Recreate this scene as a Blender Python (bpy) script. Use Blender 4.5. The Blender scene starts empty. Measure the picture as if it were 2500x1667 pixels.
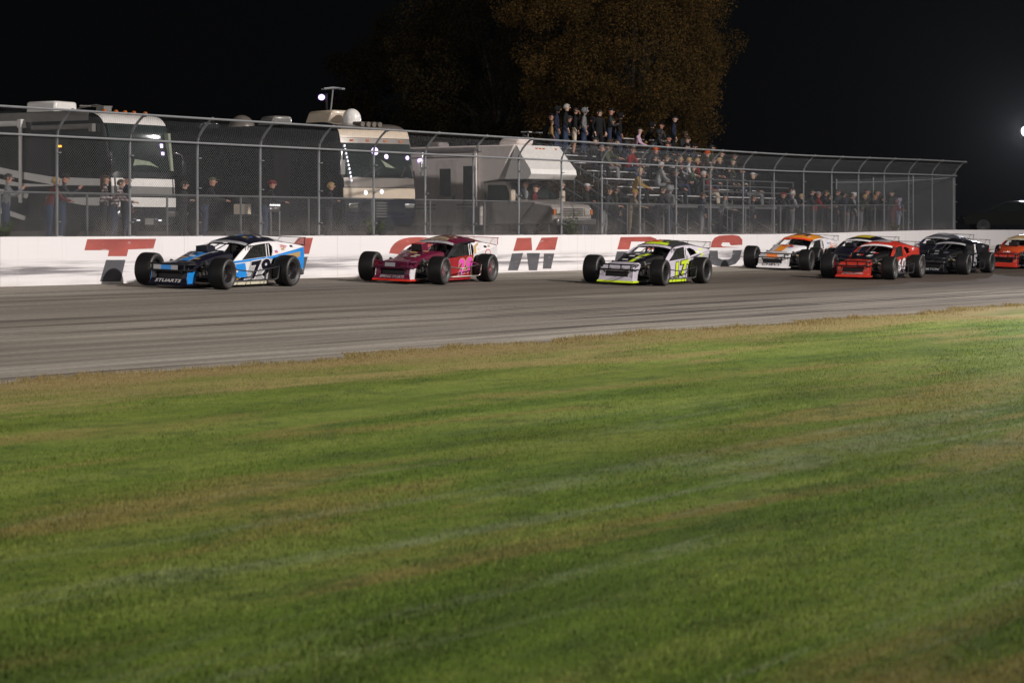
import bpy, bmesh, math, random
import numpy as np
from mathutils import Vector, Matrix
R = math.radians
random.seed(7)
rng = np.random.default_rng(11)
C = bpy.context.scene.collection
SC = bpy.context.scene

# ------------------------------------------------------------------ camera
FPX = 6000.0                      # focal length in pixels of the 2500 wide photograph
CAMZ = 1.70
cam_d = bpy.data.cameras.new("camera")
cam = bpy.data.objects.new("camera", cam_d)
C.objects.link(cam)
cam.location = (0, 0, CAMZ)
cam.rotation_euler = (R(90), 0, 0)
cam_d.sensor_width = 36.0
cam_d.lens = 36.0 * FPX / 2500.0
cam_d.shift_y = -(833.5 - 562.0) / 2500.0
cam_d.clip_start = 0.1
cam_d.clip_end = 2000
cam_d.dof.use_dof = True
cam_d.dof.focus_distance = 58.0
cam_d.dof.aperture_fstop = 4.5
SC.camera = cam

# ------------------------------------------------------------------ world, lamps, exposure
w = bpy.data.worlds.new("World")
SC.world = w
w.use_nodes = True
wn = w.node_tree.nodes
wn["Background"].inputs[0].default_value = (0.85, 0.95, 1.1, 1)
wn["Background"].inputs[1].default_value = 0.0020


def spot(name, loc, target, power, size, blend, color, radius=0.5):
    l = bpy.data.lights.new(name, 'SPOT')
    l.energy = power
    l.spot_size = R(size)
    l.spot_blend = blend
    l.color = color
    l.shadow_soft_size = radius
    o = bpy.data.objects.new(name, l)
    C.objects.link(o)
    o.location = loc
    o.rotation_euler = (Vector(target) - Vector(loc)).to_track_quat('-Z', 'Y').to_euler()
    return o


# the speedway's floodlight towers stand in the infield, out of frame
KEY = 182000
spot("floodlight_beam", (47.5, 40.5, 29), (-6, 61, 0.5), KEY, 114, 1.0, (1.0, 0.93, 0.88), 1.2)
spot("floodlight_beam", (52, 92, 26), (12, 84, 0.5), KEY * 0.10, 140, 1.0, (1.0, 0.95, 0.92), 1.0)
spot("floodlight_beam", (-30, -14, 24), (0, 64, 0.5), KEY * 0.46, 110, 1.0, (1.0, 0.94, 0.9), 1.0)

SC.view_settings.view_transform = 'Standard'
SC.view_settings.look = 'None'
SC.view_settings.exposure = 0.0
SC.view_settings.gamma = 1.0
SC.render.engine = 'CYCLES'
SC.cycles.use_denoising = True
SC.cycles.max_bounces = 6
SC.cycles.sample_clamp_indirect = 4.0

# ------------------------------------------------------------------ track frame
PHI = R(31.3)
T = Vector((math.sin(PHI), math.cos(PHI), 0))       # along the wall, to the right and away
N = Vector((math.cos(PHI), -math.sin(PHI), 0))      # from the wall to the track
W0 = Vector((-10.75, 51.6, 0))
ROTZ = R(90) - PHI
EDGE = 17.7


def sstep(a, b, x):
    t = min(1, max(0, (x - a) / (b - a)))
    return t * t * (3 - 2 * t)


def lift(s):
    return 0.15 * sstep(36, 56, s)


def gz(s, d):
    """ground height at s along the wall, d in front of it"""
    if d < -0.02:
        return 1.45 + lift(s)
    L = lift(s) * (1 - sstep(4, EDGE, d))
    if d < 6:
        return 0.51 - 0.04 * d + L
    if d < EDGE:
        return 0.27 - (0.27 - 0.06) * (d - 6) / (EDGE - 6) + L
    return 0.06 - 0.06 * sstep(EDGE, EDGE + 6, d)


def at(s, d, z=0.0):
    p = W0 + T * s + N * d
    return Vector((p.x, p.y, z))


def sd(p):
    q = Vector((p[0], p[1], 0)) - W0
    return q.dot(T), q.dot(N)


def s_at(px, d):
    """s where the line of sight through column px meets the vertical plane d"""
    u = (px - 1250) / FPX
    p0 = W0 + N * d
    return (u * p0.y - p0.x) / (T.x - u * T.y)


def z_at(py, D):
    return CAMZ + (562 - py) / FPX * D


# ------------------------------------------------------------------ materials
_M = {}


def pm(name, col, rough=0.5, metal=0.0, coat=0.0, var=0.12, scale=6.0, emit=None, estr=0.0, spec=0.5, bump=0.0):
    """a procedural material: base colour with a little noise, roughness with a little noise"""
    if name in _M:
        return _M[name]
    m = bpy.data.materials.new(name)
    m.use_nodes = True
    nt = m.node_tree
    b = nt.nodes["Principled BSDF"]
    tc = nt.nodes.new("ShaderNodeTexCoord")
    nz = nt.nodes.new("ShaderNodeTexNoise")
    nz.inputs["Scale"].default_value = scale
    nz.inputs["Detail"].default_value = 4
    nt.links.new(tc.outputs["Object"], nz.inputs["Vector"])
    rp = nt.nodes.new("ShaderNodeValToRGB")
    lo = [max(0, c * (1 - var)) for c in col] + [1]
    hi = [min(1, c * (1 + var)) for c in col] + [1]
    rp.color_ramp.elements[0].position = 0.3
    rp.color_ramp.elements[1].position = 0.7
    rp.color_ramp.elements[0].color = lo
    rp.color_ramp.elements[1].color = hi
    nt.links.new(nz.outputs["Fac"], rp.inputs[0])
    nt.links.new(rp.outputs[0], b.inputs["Base Color"])
    b.inputs["Roughness"].default_value = rough
    b.inputs["Metallic"].default_value = metal
    b.inputs["Specular IOR Level"].default_value = spec
    if coat:
        b.inputs["Coat Weight"].default_value = coat
        b.inputs["Coat Roughness"].default_value = 0.06
    if bump:
        bp = nt.nodes.new("ShaderNodeBump")
        bp.inputs["Strength"].default_value = bump
        nt.links.new(nz.outputs["Fac"], bp.inputs["Height"])
        nt.links.new(bp.outputs[0], b.inputs["Normal"])
    if emit:
        b.inputs["Emission Color"].default_value = (*emit, 1)
        b.inputs["Emission Strength"].default_value = estr
    _M[name] = m
    return m


def paint(name, col):
    return pm("paint_" + name, col, 0.34, 0.0, 0.6, 0.06, 3)


RUBBER = pm("rubber", (0.0075, 0.0072, 0.0075), 0.6, var=0.25, scale=9, bump=0.05, spec=.25)
SIDEWALL = pm("sidewall", (0.032, 0.031, 0.031), 0.5, var=0.3, scale=14)
DARKM = pm("dark_metal", (0.02, 0.02, 0.022), 0.4, 0.3, var=0.4)
INTER = pm("interior_black", (0.011, 0.011, 0.013), 0.6, var=0.4)
CHROME = pm("chrome", (0.75, 0.74, 0.76), 0.26, 1.0, var=0.05)
STEEL = pm("galvanised_steel", (0.24, 0.25, 0.265), 0.45, 0.35, var=0.12, scale=3)
WIRE = None
ALU = pm("aluminium", (0.62, 0.62, 0.64), 0.3, 0.7, var=0.06)
GLASS_D = pm("dark_glass", (0.012, 0.016, 0.016), 0.05, 0.0, var=0.3, spec=0.8)
WHITEP = paint("white", (0.80, 0.78, 0.80))
BLACKP = paint("black", (0.006, 0.006, 0.009))


# ------------------------------------------------------------------ mesh helper
class MB:
    def __init__(self):
        self.v, self.f, self.m = [], [], []

    def add(self, vs, fs, mi=0):
        o = len(self.v)
        self.v += [tuple(x) for x in vs]
        self.f += [tuple(i + o for i in f) for f in fs]
        self.m += [mi] * len(fs)
        return self

    def box(self, c, s, mi=0, rz=0.0, ry=0.0):
        x, y, z = [k / 2 for k in s]
        M = Matrix.Translation(c) @ Matrix.Rotation(rz, 4, 'Z') @ Matrix.Rotation(ry, 4, 'Y')
        vs = [M @ Vector((a * x, b * y, e * z)) for a in (-1, 1) for b in (-1, 1) for e in (-1, 1)]
        return self.add(vs, [(0, 1, 3, 2), (4, 6, 7, 5), (0, 4, 5, 1), (2, 3, 7, 6), (0, 2, 6, 4), (1, 5, 7, 3)], mi)

    def prism(self, poly, off, mi=0, mi_side=None):
        """closed slab: polygon poly and its copy moved by off"""
        n = len(poly)
        off = Vector(off)
        vs = [Vector(p) for p in poly] + [Vector(p) + off for p in poly]
        self.add(vs, [tuple(range(n)), tuple(range(2 * n - 1, n - 1, -1))], mi)
        o = len(self.v) - 2 * n
        k = mi if mi_side is None else mi_side
        for i in range(n):
            j = (i + 1) % n
            self.f.append((o + i, o + n + i, o + n + j, o + j))
            self.m.append(k)
        return self

    def tube(self, pts, r, n=7, mi=0, closed=False):
        pts = [Vector(p) for p in pts]
        rings = []
        up0 = Vector((0, 0, 1))
        rr = r if isinstance(r, (list, tuple)) else [r] * len(pts)
        for i, p in enumerate(pts):
            a = pts[i - 1] if i > 0 else (pts[-1] if closed else p)
            b = pts[i + 1] if i < len(pts) - 1 else (pts[0] if closed else p)
            t = (b - a).normalized()
            u = up0 if abs(t.z) < 0.9 else Vector((1, 0, 0))
            x = t.cross(u).normalized()
            y = x.cross(t)
            rings.append([p + x * (rr[i] * math.cos(6.28319 * k / n)) + y * (rr[i] * math.sin(6.28319 * k / n)) for k in range(n)])
        vs = [q for g in rings for q in g]
        fs = []
        L = len(rings)
        for i in range(L if closed else L - 1):
            j = (i + 1) % L
            for k in range(n):
                k2 = (k + 1) % n
                fs.append((i * n + k, i * n + k2, j * n + k2, j * n + k))
        if not closed:
            fs.append(tuple(range(n - 1, -1, -1)))
            fs.append(tuple((L - 1) * n + k for k in range(n)))
        return self.add(vs, fs, mi)

    def lathe_y(self, prof, n=28, mi=0, mis=None, c=(0, 0, 0)):
        """revolve (radius, y) profile about the Y axis"""
        vs, fs, ms = [], [], []
        for (r, y) in prof:
            for k in range(n):
                a = 2 * math.pi * k / n
                vs.append((c[0] + r * math.cos(a), c[1] + y, c[2] + r * math.sin(a)))
        for i in range(len(prof) - 1):
            for k in range(n):
                k2 = (k + 1) % n
                fs.append((i * n + k, i * n + k2, (i + 1) * n + k2, (i + 1) * n + k))
                ms.append(mis[i] if mis else mi)
        o = len(self.f)
        self.add(vs, fs, mi)
        self.m[o:] = ms
        return self

    def ball(self, c, r, n=10, m=7, mi=0, zmin=-1.0):
        r = r if isinstance(r, (list, tuple)) else (r, r, r)
        vs, fs = [], []
        a0 = math.asin(max(-1, min(1, zmin)))
        for i in range(m + 1):
            a = a0 + (math.pi / 2 - a0) * i / m
            for k in range(n):
                b = 2 * math.pi * k / n
                vs.append((c[0] + r[0] * math.cos(a) * math.cos(b), c[1] + r[1] * math.cos(a) * math.sin(b), c[2] + r[2] * math.sin(a)))
        for i in range(m):
            for k in range(n):
                k2 = (k + 1) % n
                fs.append((i * n + k, i * n + k2, (i + 1) * n + k2, (i + 1) * n + k))
        fs.append(tuple(range(n - 1, -1, -1)))
        return self.add(vs, fs, mi)

    def loft(self, secs, mi=0, close=False):
        n = len(secs[0])
        vs = [p for s in secs for p in s]
        fs = []
        for i in range(len(secs) - 1):
            for k in range(n if close else n - 1):
                k2 = (k + 1) % n
                fs.append((i * n + k, (i + 1) * n + k, (i + 1) * n + k2, i * n + k2))
        if close:
            fs.append(tuple(range(n)))
            fs.append(tuple((len(secs) - 1) * n + k for k in range(n - 1, -1, -1)))
        return self.add(vs, fs, mi)

    def mesh(self, name, mats, smooth=38, recalc=True):
        me = bpy.data.meshes.new(name)
        me.from_pydata(self.v, [], self.f)
        for mm in (mats if isinstance(mats, (list, tuple)) else [mats]):
            me.materials.append(mm)
        me.polygons.foreach_set("material_index", self.m)
        if recalc:
            bm = bmesh.new()
            bm.from_mesh(me)
            bmesh.ops.recalc_face_normals(bm, faces=bm.faces)
            bm.to_mesh(me)
            bm.free()
        if smooth:
            me.polygons.foreach_set("use_smooth", [True] * len(me.polygons))
            me.set_sharp_from_angle(angle=R(smooth))
        me.update()
        return me

    def build(self, name, mats, parent=None, smooth=38, bevel=0.0, recalc=True):
        o = bpy.data.objects.new(name, self.mesh(name, mats, smooth, recalc))
        C.objects.link(o)
        if parent is not None:
            o.parent = parent
        if bevel:
            b = o.modifiers.new("bevel", 'BEVEL')
            b.width = bevel
            b.segments = 2
            b.limit_method = 'ANGLE'
            b.angle_limit = R(40)
        return o


def empty(name, loc=(0, 0, 0), rz=0.0, parent=None):
    o = bpy.data.objects.new(name, None)
    C.objects.link(o)
    o.location = loc
    o.rotation_euler = (0, 0, rz)
    o.empty_display_size = 0.2
    if parent is not None:
        o.parent = parent
    return o


def tag(o, label=None, cat=None, group=None, kind=None):
    if label:
        o["label"] = label
    if cat:
        o["category"] = cat
    if group:
        o["group"] = group
    if kind:
        o["kind"] = kind
    return o


_TXT = {}


def text_pts(s, size=1.0, shear=0.0, offset=0.0, space=1.0):
    """flat filled lettering in the plane: (verts, faces), centred on its box"""
    key = (s, shear, offset, space)
    if key not in _TXT:
        cu = bpy.data.curves.new("lettering", 'FONT')
        cu.body = s
        cu.shear = shear
        cu.offset = offset
        cu.space_character = space
        cu.resolution_u = 3
        o = bpy.data.objects.new("lettering", cu)
        C.objects.link(o)
        dg = bpy.context.evaluated_depsgraph_get()
        me = bpy.data.meshes.new_from_object(o.evaluated_get(dg))
        vs = [tuple(v.co) for v in me.vertices]
        fs = [tuple(p.vertices) for p in me.polygons]
        bpy.data.objects.remove(o)
        bpy.data.curves.remove(cu)
        bpy.data.meshes.remove(me)
        xs = [v[0] for v in vs]
        ys = [v[1] for v in vs]
        cx, cy, h = (min(xs) + max(xs)) / 2, (min(ys) + max(ys)) / 2, max(ys) - min(ys)
        wdt = max(xs) - min(xs)
        _TXT[key] = ([((v[0] - cx) / h, (v[1] - cy) / h) for v in vs], fs, wdt / h)
    vs, fs, asp = _TXT[key]
    return [(x * size, y * size) for x, y in vs], fs, asp * size


def put_text(mb, s, org, right, up, height, width=None, shear=0.0, offset=0.0, mi=0, space=1.0, th=0.002):
    """adds a thin slab of lettering; height is its size along up, width along right"""
    vs, fs, wd = text_pts(s, height, shear, offset, space)
    k = 1.0 if width is None else width / wd
    right, up, org = Vector(right), Vector(up), Vector(org)
    nrm = right.cross(up).normalized()
    a = [org + right * (x * k) + up * y + nrm * th for x, y in vs]
    mb.add(a, fs, mi)
    return mb


# ------------------------------------------------------------------ node helper for the ground
class NT:
    def __init__(self, name):
        self.m = bpy.data.materials.new(name)
        self.m.use_nodes = True
        self.t = self.m.node_tree
        self.b = self.t.nodes["Principled BSDF"]
        self.tc = self.t.nodes.new("ShaderNodeTexCoord")

    def L(self, a, b):
        self.t.links.new(a, b)

    def noise(self, scale, detail=4, rough=0.55, vec=(1, 1, 1), off=(0, 0, 0), dist=0.0):
        mp = self.t.nodes.new("ShaderNodeMapping")
        mp.inputs["Scale"].default_value = vec
        mp.inputs["Location"].default_value = off
        self.L(self.tc.outputs["Object"], mp.inputs["Vector"])
        n = self.t.nodes.new("ShaderNodeTexNoise")
        n.inputs["Scale"].default_value = scale
        n.inputs["Detail"].default_value = detail
        n.inputs["Roughness"].default_value = rough
        n.inputs["Distortion"].default_value = dist
        self.L(mp.outputs[0], n.inputs["Vector"])
        return n.outputs["Fac"]

    def ramp(self, fac, stops):
        r = self.t.nodes.new("ShaderNodeValToRGB")
        e = r.color_ramp.elements
        while len(e) < len(stops):
            e.new(0.5)
        for k, (p, c) in enumerate(stops):
            e[k].position = p
            e[k].color = (*c, 1) if isinstance(c, (tuple, list)) else (c, c, c, 1)
        self.L(fac, r.inputs[0])
        return r.outputs[0]

    def mix(self, fac, a, b, mode='MIX'):
        x = self.t.nodes.new("ShaderNodeMix")
        x.data_type = 'RGBA'
        x.blend_type = mode
        x.clamp_factor = True
        for sock, val in ((x.inputs[0], fac), (x.inputs[6], a), (x.inputs[7], b)):
            if isinstance(val, (int, float)):
                sock.default_value = val
            elif isinstance(val, tuple):
                sock.default_value = (*val, 1)
            else:
                self.L(val, sock)
        return x.outputs[2]

    def math(self, op, a, b=0.0, c=None):
        x = self.t.nodes.new("ShaderNodeMath")
        x.operation = op
        for k, val in enumerate((a, b) if c is None else (a, b, c)):
            if isinstance(val, (int, float)):
                x.inputs[k].default_value = val
            else:
                self.L(val, x.inputs[k])
        return x.outputs[0]

    def xyz(self):
        s = self.t.nodes.new("ShaderNodeSeparateXYZ")
        self.L(self.tc.outputs["Object"], s.inputs[0])
        return s.outputs

    def range(self, v, a, b, c=0.0, d=1.0):
        x = self.t.nodes.new("ShaderNodeMapRange")
        x.interpolation_type = 'SMOOTHSTEP'
        for k, val in enumerate((v, a, b, c, d)):
            if isinstance(val, (int, float)):
                x.inputs[k].default_value = val
            else:
                self.L(val, x.inputs[k])
        return x.outputs[0]

    def bump(self, h, strength, dist=0.02):
        b = self.t.nodes.new("ShaderNodeBump")
        b.inputs["Strength"].default_value = strength
        b.inputs["Distance"].default_value = dist
        self.L(h, b.inputs["Height"])
        self.L(b.outputs[0], self.b.inputs["Normal"])


def in_frame(o):
    """objects modelled in the (s, -d, z) frame of the wall"""
    o.location = W0
    o.rotation_euler = (0, 0, ROTZ)
    return o


# ------------------------------------------------------------------ asphalt
a = NT("asphalt")
x_, y_, z_ = a.xyz()
d_ = a.math('MULTIPLY', y_, -1.0)
streak = a.noise(1.0, 5, 0.6, (0.035, 1.5, 1))
streak2 = a.noise(1.0, 4, 0.6, (0.08, 5.0, 1), (3, 9, 0))
patch = a.noise(0.11, 3, 0.5, (0.35, 1.0, 1), (11, 3, 0))
grain = a.noise(1.0, 5, 0.75, (7, 22, 1))
base = a.ramp(streak, [(0.38, (0.225, 0.200, 0.163)), (0.5, (0.350, 0.318, 0.268)), (0.62, (0.455, 0.42, 0.365))])
base = a.mix(a.range(patch, 0.42, 0.60, 0, .6), base, (0.185, 0.163, 0.140), 'MIX')
# groove: rubbered racing line, darker towards the far right
gro = a.math('MULTIPLY', a.range(d_, 1.0, 5.0), a.range(d_, 16.5, 10.0))
gro = a.math('MULTIPLY', gro, a.range(x_, -2, 30, 0.06, 1.0))
base = a.mix(gro, base, (0.078, 0.060, 0.047))
# inner apron is paler
apr = a.math('MULTIPLY', a.range(d_, 11.5, 15.5), a.range(streak2, 0.42, 0.6))
base = a.mix(a.math('MULTIPLY', apr, 0.45), base, (0.27, 0.255, 0.238))
# tyre marks
mk = a.noise(1.0, 2, 0.5, (0.050, 5.5, 1), (40, 2, 0), 0.9)
mk = a.range(mk, 0.57, 0.63)
mk = a.math('MULTIPLY', mk, a.range(a.noise(1.0, 2, 0.5, (0.11, 0.35, 1), (7, 1, 5)), 0.42, 0.55))
base = a.mix(a.math('MULTIPLY', mk, 0.9), base, (0.060, 0.053, 0.052))
base = a.mix(a.math('MULTIPLY', a.range(streak2, 0.50, 0.62), 0.5), base, (0.12, 0.105, 0.095))
base = a.mix(a.range(grain, 0.38, 0.66, 0.0, 0.40), base, (0.09, 0.08, 0.072))
a.L(base, a.b.inputs["Base Color"])
a.b.inputs["Roughness"].default_value = 0.95
a.b.inputs["Specular IOR Level"].default_value = 0.08
a.bump(grain, 0.25, 0.004)
ASPHALT = a.m


# ------------------------------------------------------------------ grass colours (shared by turf and blades)
def grass_mat(name, blades):
    g = NT(name)
    x_, y_, z_ = g.xyz()
    d_ = g.math('MULTIPLY', y_, -1.0)
    A = g.noise(1.0, 6, 0.66, (0.16, 0.95, 1), dist=0.4)
    B = g.noise(1.0, 5, 0.64, (0.13, 0.80, 1), (5, 21, 0), 0.5)
    Cc = g.noise(1.0, 5, 0.64, (0.085, 1.25, 1), (50, 3, 0), 0.6)
    E = g.noise(1.6, 6, 0.74, (0.55, 1.0, 1), (9, 9, 0))
    F = g.noise(9, 4, 0.7, (0.6, 1, 1))
    Q = g.noise(0.10, 2, 0.5, (1, 1, 1), (70, 8, 0))
    col = g.ramp(A, [(0.38, (0.054, 0.090, 0.013)), (0.5, (0.092, 0.142, 0.020)), (0.61, (0.148, 0.186, 0.038))])
    col = g.mix(g.range(Q, 0.40, 0.60, 0, 0.45), col, (0.108, 0.122, 0.020))
    col = g.mix(g.range(B, 0.51, 0.64, 0, 0.72), col, (0.190, 0.148, 0.050))
    # pale bluish-green strips of worn turf
    near = g.range(d_, 22, 32)
    wk = g.math('MULTIPLY', g.range(Cc, 0.52, 0.62, 0, 0.72), g.range(E, 0.36, 0.58, 0.12, 1.0))
    col = g.mix(g.math('MULTIPLY', wk, near), col, (0.205, 0.225, 0.145))
    col = g.mix(g.range(E, 0.50, 0.64, 0, 0.62), col, (0.050, 0.078, 0.018))
    col = g.mix(g.range(E, 0.42, 0.30, 0, 0.45), col, (0.17, 0.19, 0.055))
    # dry grass along the track
    wob = g.math('ADD', d_, g.math('MULTIPLY', g.math('SUBTRACT', g.noise(0.5, 4, 0.6, (0.6, 1, 1), (2, 2, 0)), 0.5), 4.0))
    dry = g.range(wob, EDGE + 3.2, EDGE + 0.4)
    dry2 = g.math('MULTIPLY', g.range(wob, EDGE + 6.0, EDGE + 1.5), g.range(B, 0.44, 0.60))
    col = g.mix(g.math('MULTIPLY', dry2, 0.70), col, (0.235, 0.190, 0.080))
    col = g.mix(g.math('MULTIPLY', dry, 0.88), col, g.ramp(F, [(0.35, (0.125, 0.088, 0.038)), (0.62, (0.255, 0.185, 0.085))]))
    col = g.mix(g.range(F, 0.35, 0.75, 0, 0.40), col, (0.035, 0.055, 0.014))
    col = g.mix(1.0, col, (1.75, 1.75, 1.75), 'MULTIPLY')
    if blades:
        gi = g.t.nodes.new("ShaderNodeNewGeometry")
        rv = g.ramp(gi.outputs["Random Per Island"], [(0.0, 0.55), (0.6, 1.0), (0.9, 1.4), (1.0, 2.4)])
        col = g.mix(1.0, col, rv, 'MULTIPLY')
        tint = g.range(gi.outputs["Random Per Island"], 0.86, 0.90)
        col = g.mix(g.math('MULTIPLY', tint, 0.55), col, (0.24, 0.20, 0.09))
    g.L(col, g.b.inputs["Base Color"])
    g.b.inputs["Roughness"].default_value = 0.75
    g.b.inputs["Specular IOR Level"].default_value = 0.2
    if not blades:
        g.bump(F, 0.8, 0.03)
    return g.m


TURF = grass_mat("turf", False)
BLADE = grass_mat("grass_blades", True)

# ------------------------------------------------------------------ ground sheets (modelled in the wall's frame)
S0, S1 = -45.0, 150.0
svals = [S0 + 5 * i for i in range(int((S1 - S0) / 5) + 1)]


def sheet(dvals, zoff=0.0, ss=svals):
    mb = MB()
    vs, fs = [], []
    for s in ss:
        for d in dvals:
            vs.append((s, -d, gz(s, d) + zoff))
    n = len(dvals)
    for i in range(len(ss) - 1):
        for j in range(n - 1):
            fs.append((i * n + j, i * n + j + 1, (i + 1) * n + j + 1, (i + 1) * n + j))
    mb.add(vs, fs)
    return mb


o = in_frame(sheet([0, 2, 4, 6, 9, 12, 15, EDGE + 0.6]).build("track", ASPHALT, smooth=60))
tag(o, kind='structure')

# infield: wavy edge where the turf meets the asphalt
mb = MB()
ss = [S0 + 0.35 * i for i in range(int((S1 - S0) / 0.35) + 1)]
dl = [0, 0.4, 1.0, 2.0, 3.5, 6, 9, 14, 25, 60, 120]
vs, fs = [], []
ph = [random.uniform(0, 6.28) for _ in range(8)]


def edge_d(s):
    return EDGE + 0.20 * math.sin(s * 0.9 + ph[0]) + 0.14 * math.sin(s * 2.3 + ph[1]) + 0.10 * math.sin(s * 5.1 + ph[2]) + 0.08 * math.sin(s * 9.7 + ph[4]) + 0.12 * math.sin(s * 0.33 + ph[3])


for s in ss:
    e = edge_d(s)
    for k, q in enumerate(dl):
        z = gz(s, e + q) + (0.012 if k == 0 else 0.035)
        vs.append((s, -(e + q), z))
n = len(dl)
for i in range(len(ss) - 1):
    for j in range(n - 1):
        fs.append((i * n + j, i * n + j + 1, (i + 1) * n + j + 1, (i + 1) * n + j))
mb.add(vs, fs)
tag(in_frame(mb.build("infield", TURF, smooth=60)), kind='structure')

# ground behind the wall: dusty gravel and trodden dirt
b = NT("dirt")
n1 = b.noise(0.35, 4, 0.6)
n2 = b.noise(14, 4, 0.7)
cc = b.ramp(n1, [(0.3, (0.07, 0.062, 0.05)), (0.7, (0.15, 0.135, 0.115))])
cc = b.mix(b.range(n2, 0.4, 0.7, 0, 0.5), cc, (0.05, 0.05, 0.03))
b.L(cc, b.b.inputs["Base Color"])
b.b.inputs["Roughness"].default_value = 0.95
b.bump(n2, 0.6, 0.03)
DIRT = b.m
tag(in_frame(sheet([-0.30, -2, -6, -12, -30, -90, -200]).build("ground", DIRT, smooth=60)), kind='structure')

# grass blades
def blades(n, dmin, dmax, hmin, hmax, wd, margin, edge_only=False):
    D = np.sqrt(rng.uniform(dmin ** 2, dmax ** 2, n))
    if not edge_only:                 # thinner with distance, without a visible step
        D = D[rng.uniform(0, 1, n) < np.clip((9.0 / D) ** 1.7, 0, 1)]
        n = len(D)
    X = rng.uniform(-1, 1, n) * (0.2085 * D + margin)
    s = (X - W0.x) * T.x + (D - W0.y) * T.y
    d = (X - W0.x) * N.x + (D - W0.y) * N.y
    ed = np.array([edge_d(q) for q in s])
    off = d - ed
    keep = off > 0.02
    if edge_only:
        keep &= off < 0.9 * rng.uniform(0.1, 1, n)
    s, d, off = s[keep], d[keep], off[keep]
    k = len(s)
    zz = 0.06 - 0.06 * (lambda t: t * t * (3 - 2 * t))(np.clip((d - EDGE) / 6, 0, 1)) + 0.03
    h = rng.uniform(hmin, hmax, k) * (0.8 + 0.4 * np.sin(s * 0.7 + d * 2.1) ** 2)
    an = rng.uniform(0, 6.283, k)
    ln = rng.uniform(0.0, 0.8, k)
    la = rng.uniform(0, 6.283, k)
    dx, dy = np.cos(an) * wd / 2, np.sin(an) * wd / 2
    V = np.empty((k, 3, 3))
    V[:, 0] = np.stack([s - dx, -d - dy, zz], 1)
    V[:, 1] = np.stack([s + dx, -d + dy, zz], 1)
    V[:, 2] = np.stack([s + np.cos(la) * ln * h, -d + np.sin(la) * ln * h, zz + h * np.sqrt(1 - 0.4 * ln ** 2)], 1)
    return V.reshape(-1, 3)


V = np.concatenate([
    blades(2600000, 7.6, 46, 0.012, 0.032, 0.0075, 1.5),
    blades(700000, 22, 66, 0.015, 0.065, 0.008, 1.0, True)])
k = len(V) // 3
me = bpy.data.meshes.new("grass")
me.vertices.add(len(V))
me.vertices.foreach_set("co", V.astype(np.float32).ravel())
me.loops.add(len(V))
me.loops.foreach_set("vertex_index", np.arange(len(V), dtype=np.int32))
me.polygons.add(k)
me.polygons.foreach_set("loop_start", np.arange(0, 3 * k, 3, dtype=np.int32))
me.polygons.foreach_set("loop_total", np.full(k, 3, dtype=np.int32))
me.materials.append(BLADE)
me.update(calc_edges=True)
o = bpy.data.objects.new("grass", me)
C.objects.link(o)
in_frame(o)
tag(o, "short mown infield grass, brown and tufty along the track edge", "grass", kind='stuff')

# yellow line remnants, joints and debris on the inner edge of the track
mb = MB()
YEL = pm("yellow_line_paint", (0.42, 0.27, 0.06), 0.8, var=0.5, scale=9)
for px0, px1 in ((85, 215), (375, 400), (420, 428), (470, 500), (545, 600), (640, 700)):
    s0, s1 = s_at(px0, EDGE - 1.25), s_at(px1, EDGE - 1.25)
    dd = EDGE - 1.25
    p = [(s0, -dd, gz(s0, dd) + .004), (s1, -dd, gz(s1, dd) + .004), (s1 + .02, -dd - .07, gz(s1, dd + .07) + .004), (s0 + .03, -dd - .06, gz(s0, dd + .07) + .004)]
    mb.add(p, [(0, 1, 2, 3)])
o = in_frame(mb.build("track_line", YEL, smooth=0))
tag(o, kind='structure')
CRK = pm("tar_joint", (0.02, 0.02, 0.02), 0.7)
mb = MB()
for (sa, da, sb, db, wd) in ((-4, 16.5, 4.5, 17.15, .05), (-1, 16.9, 9, 16.2, .04), (9, 16.2, 26, 16.75, .05), (-6, 9.5, 2.2, 10.3, .035), (2.0, 10.6, 3.4, 10.8, .03), (26, 16.75, 60, 16.6, .05)):
    pts = []
    k = 24
    for i in range(k + 1):
        t = i / k
        s = sa + (sb - sa) * t
        d = da + (db - da) * t + 0.05 * math.sin(i * 1.7 + sa) + random.uniform(-.02, .02)
        pts.append((s, d))
    for (p, q) in zip(pts, pts[1:]):
        w2 = wd * random.uniform(.3, .6)
        mb.add([(p[0], -p[1] - w2, gz(*p) + .003), (q[0], -q[1] - w2, gz(*q) + .003), (q[0], -q[1] + w2, gz(*q) + .003), (p[0], -p[1] + w2, gz(*p) + .003)], [(0, 1, 2, 3)])
o = in_frame(mb.build("track_joint", CRK, smooth=0))
tag(o, kind='structure')

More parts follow.
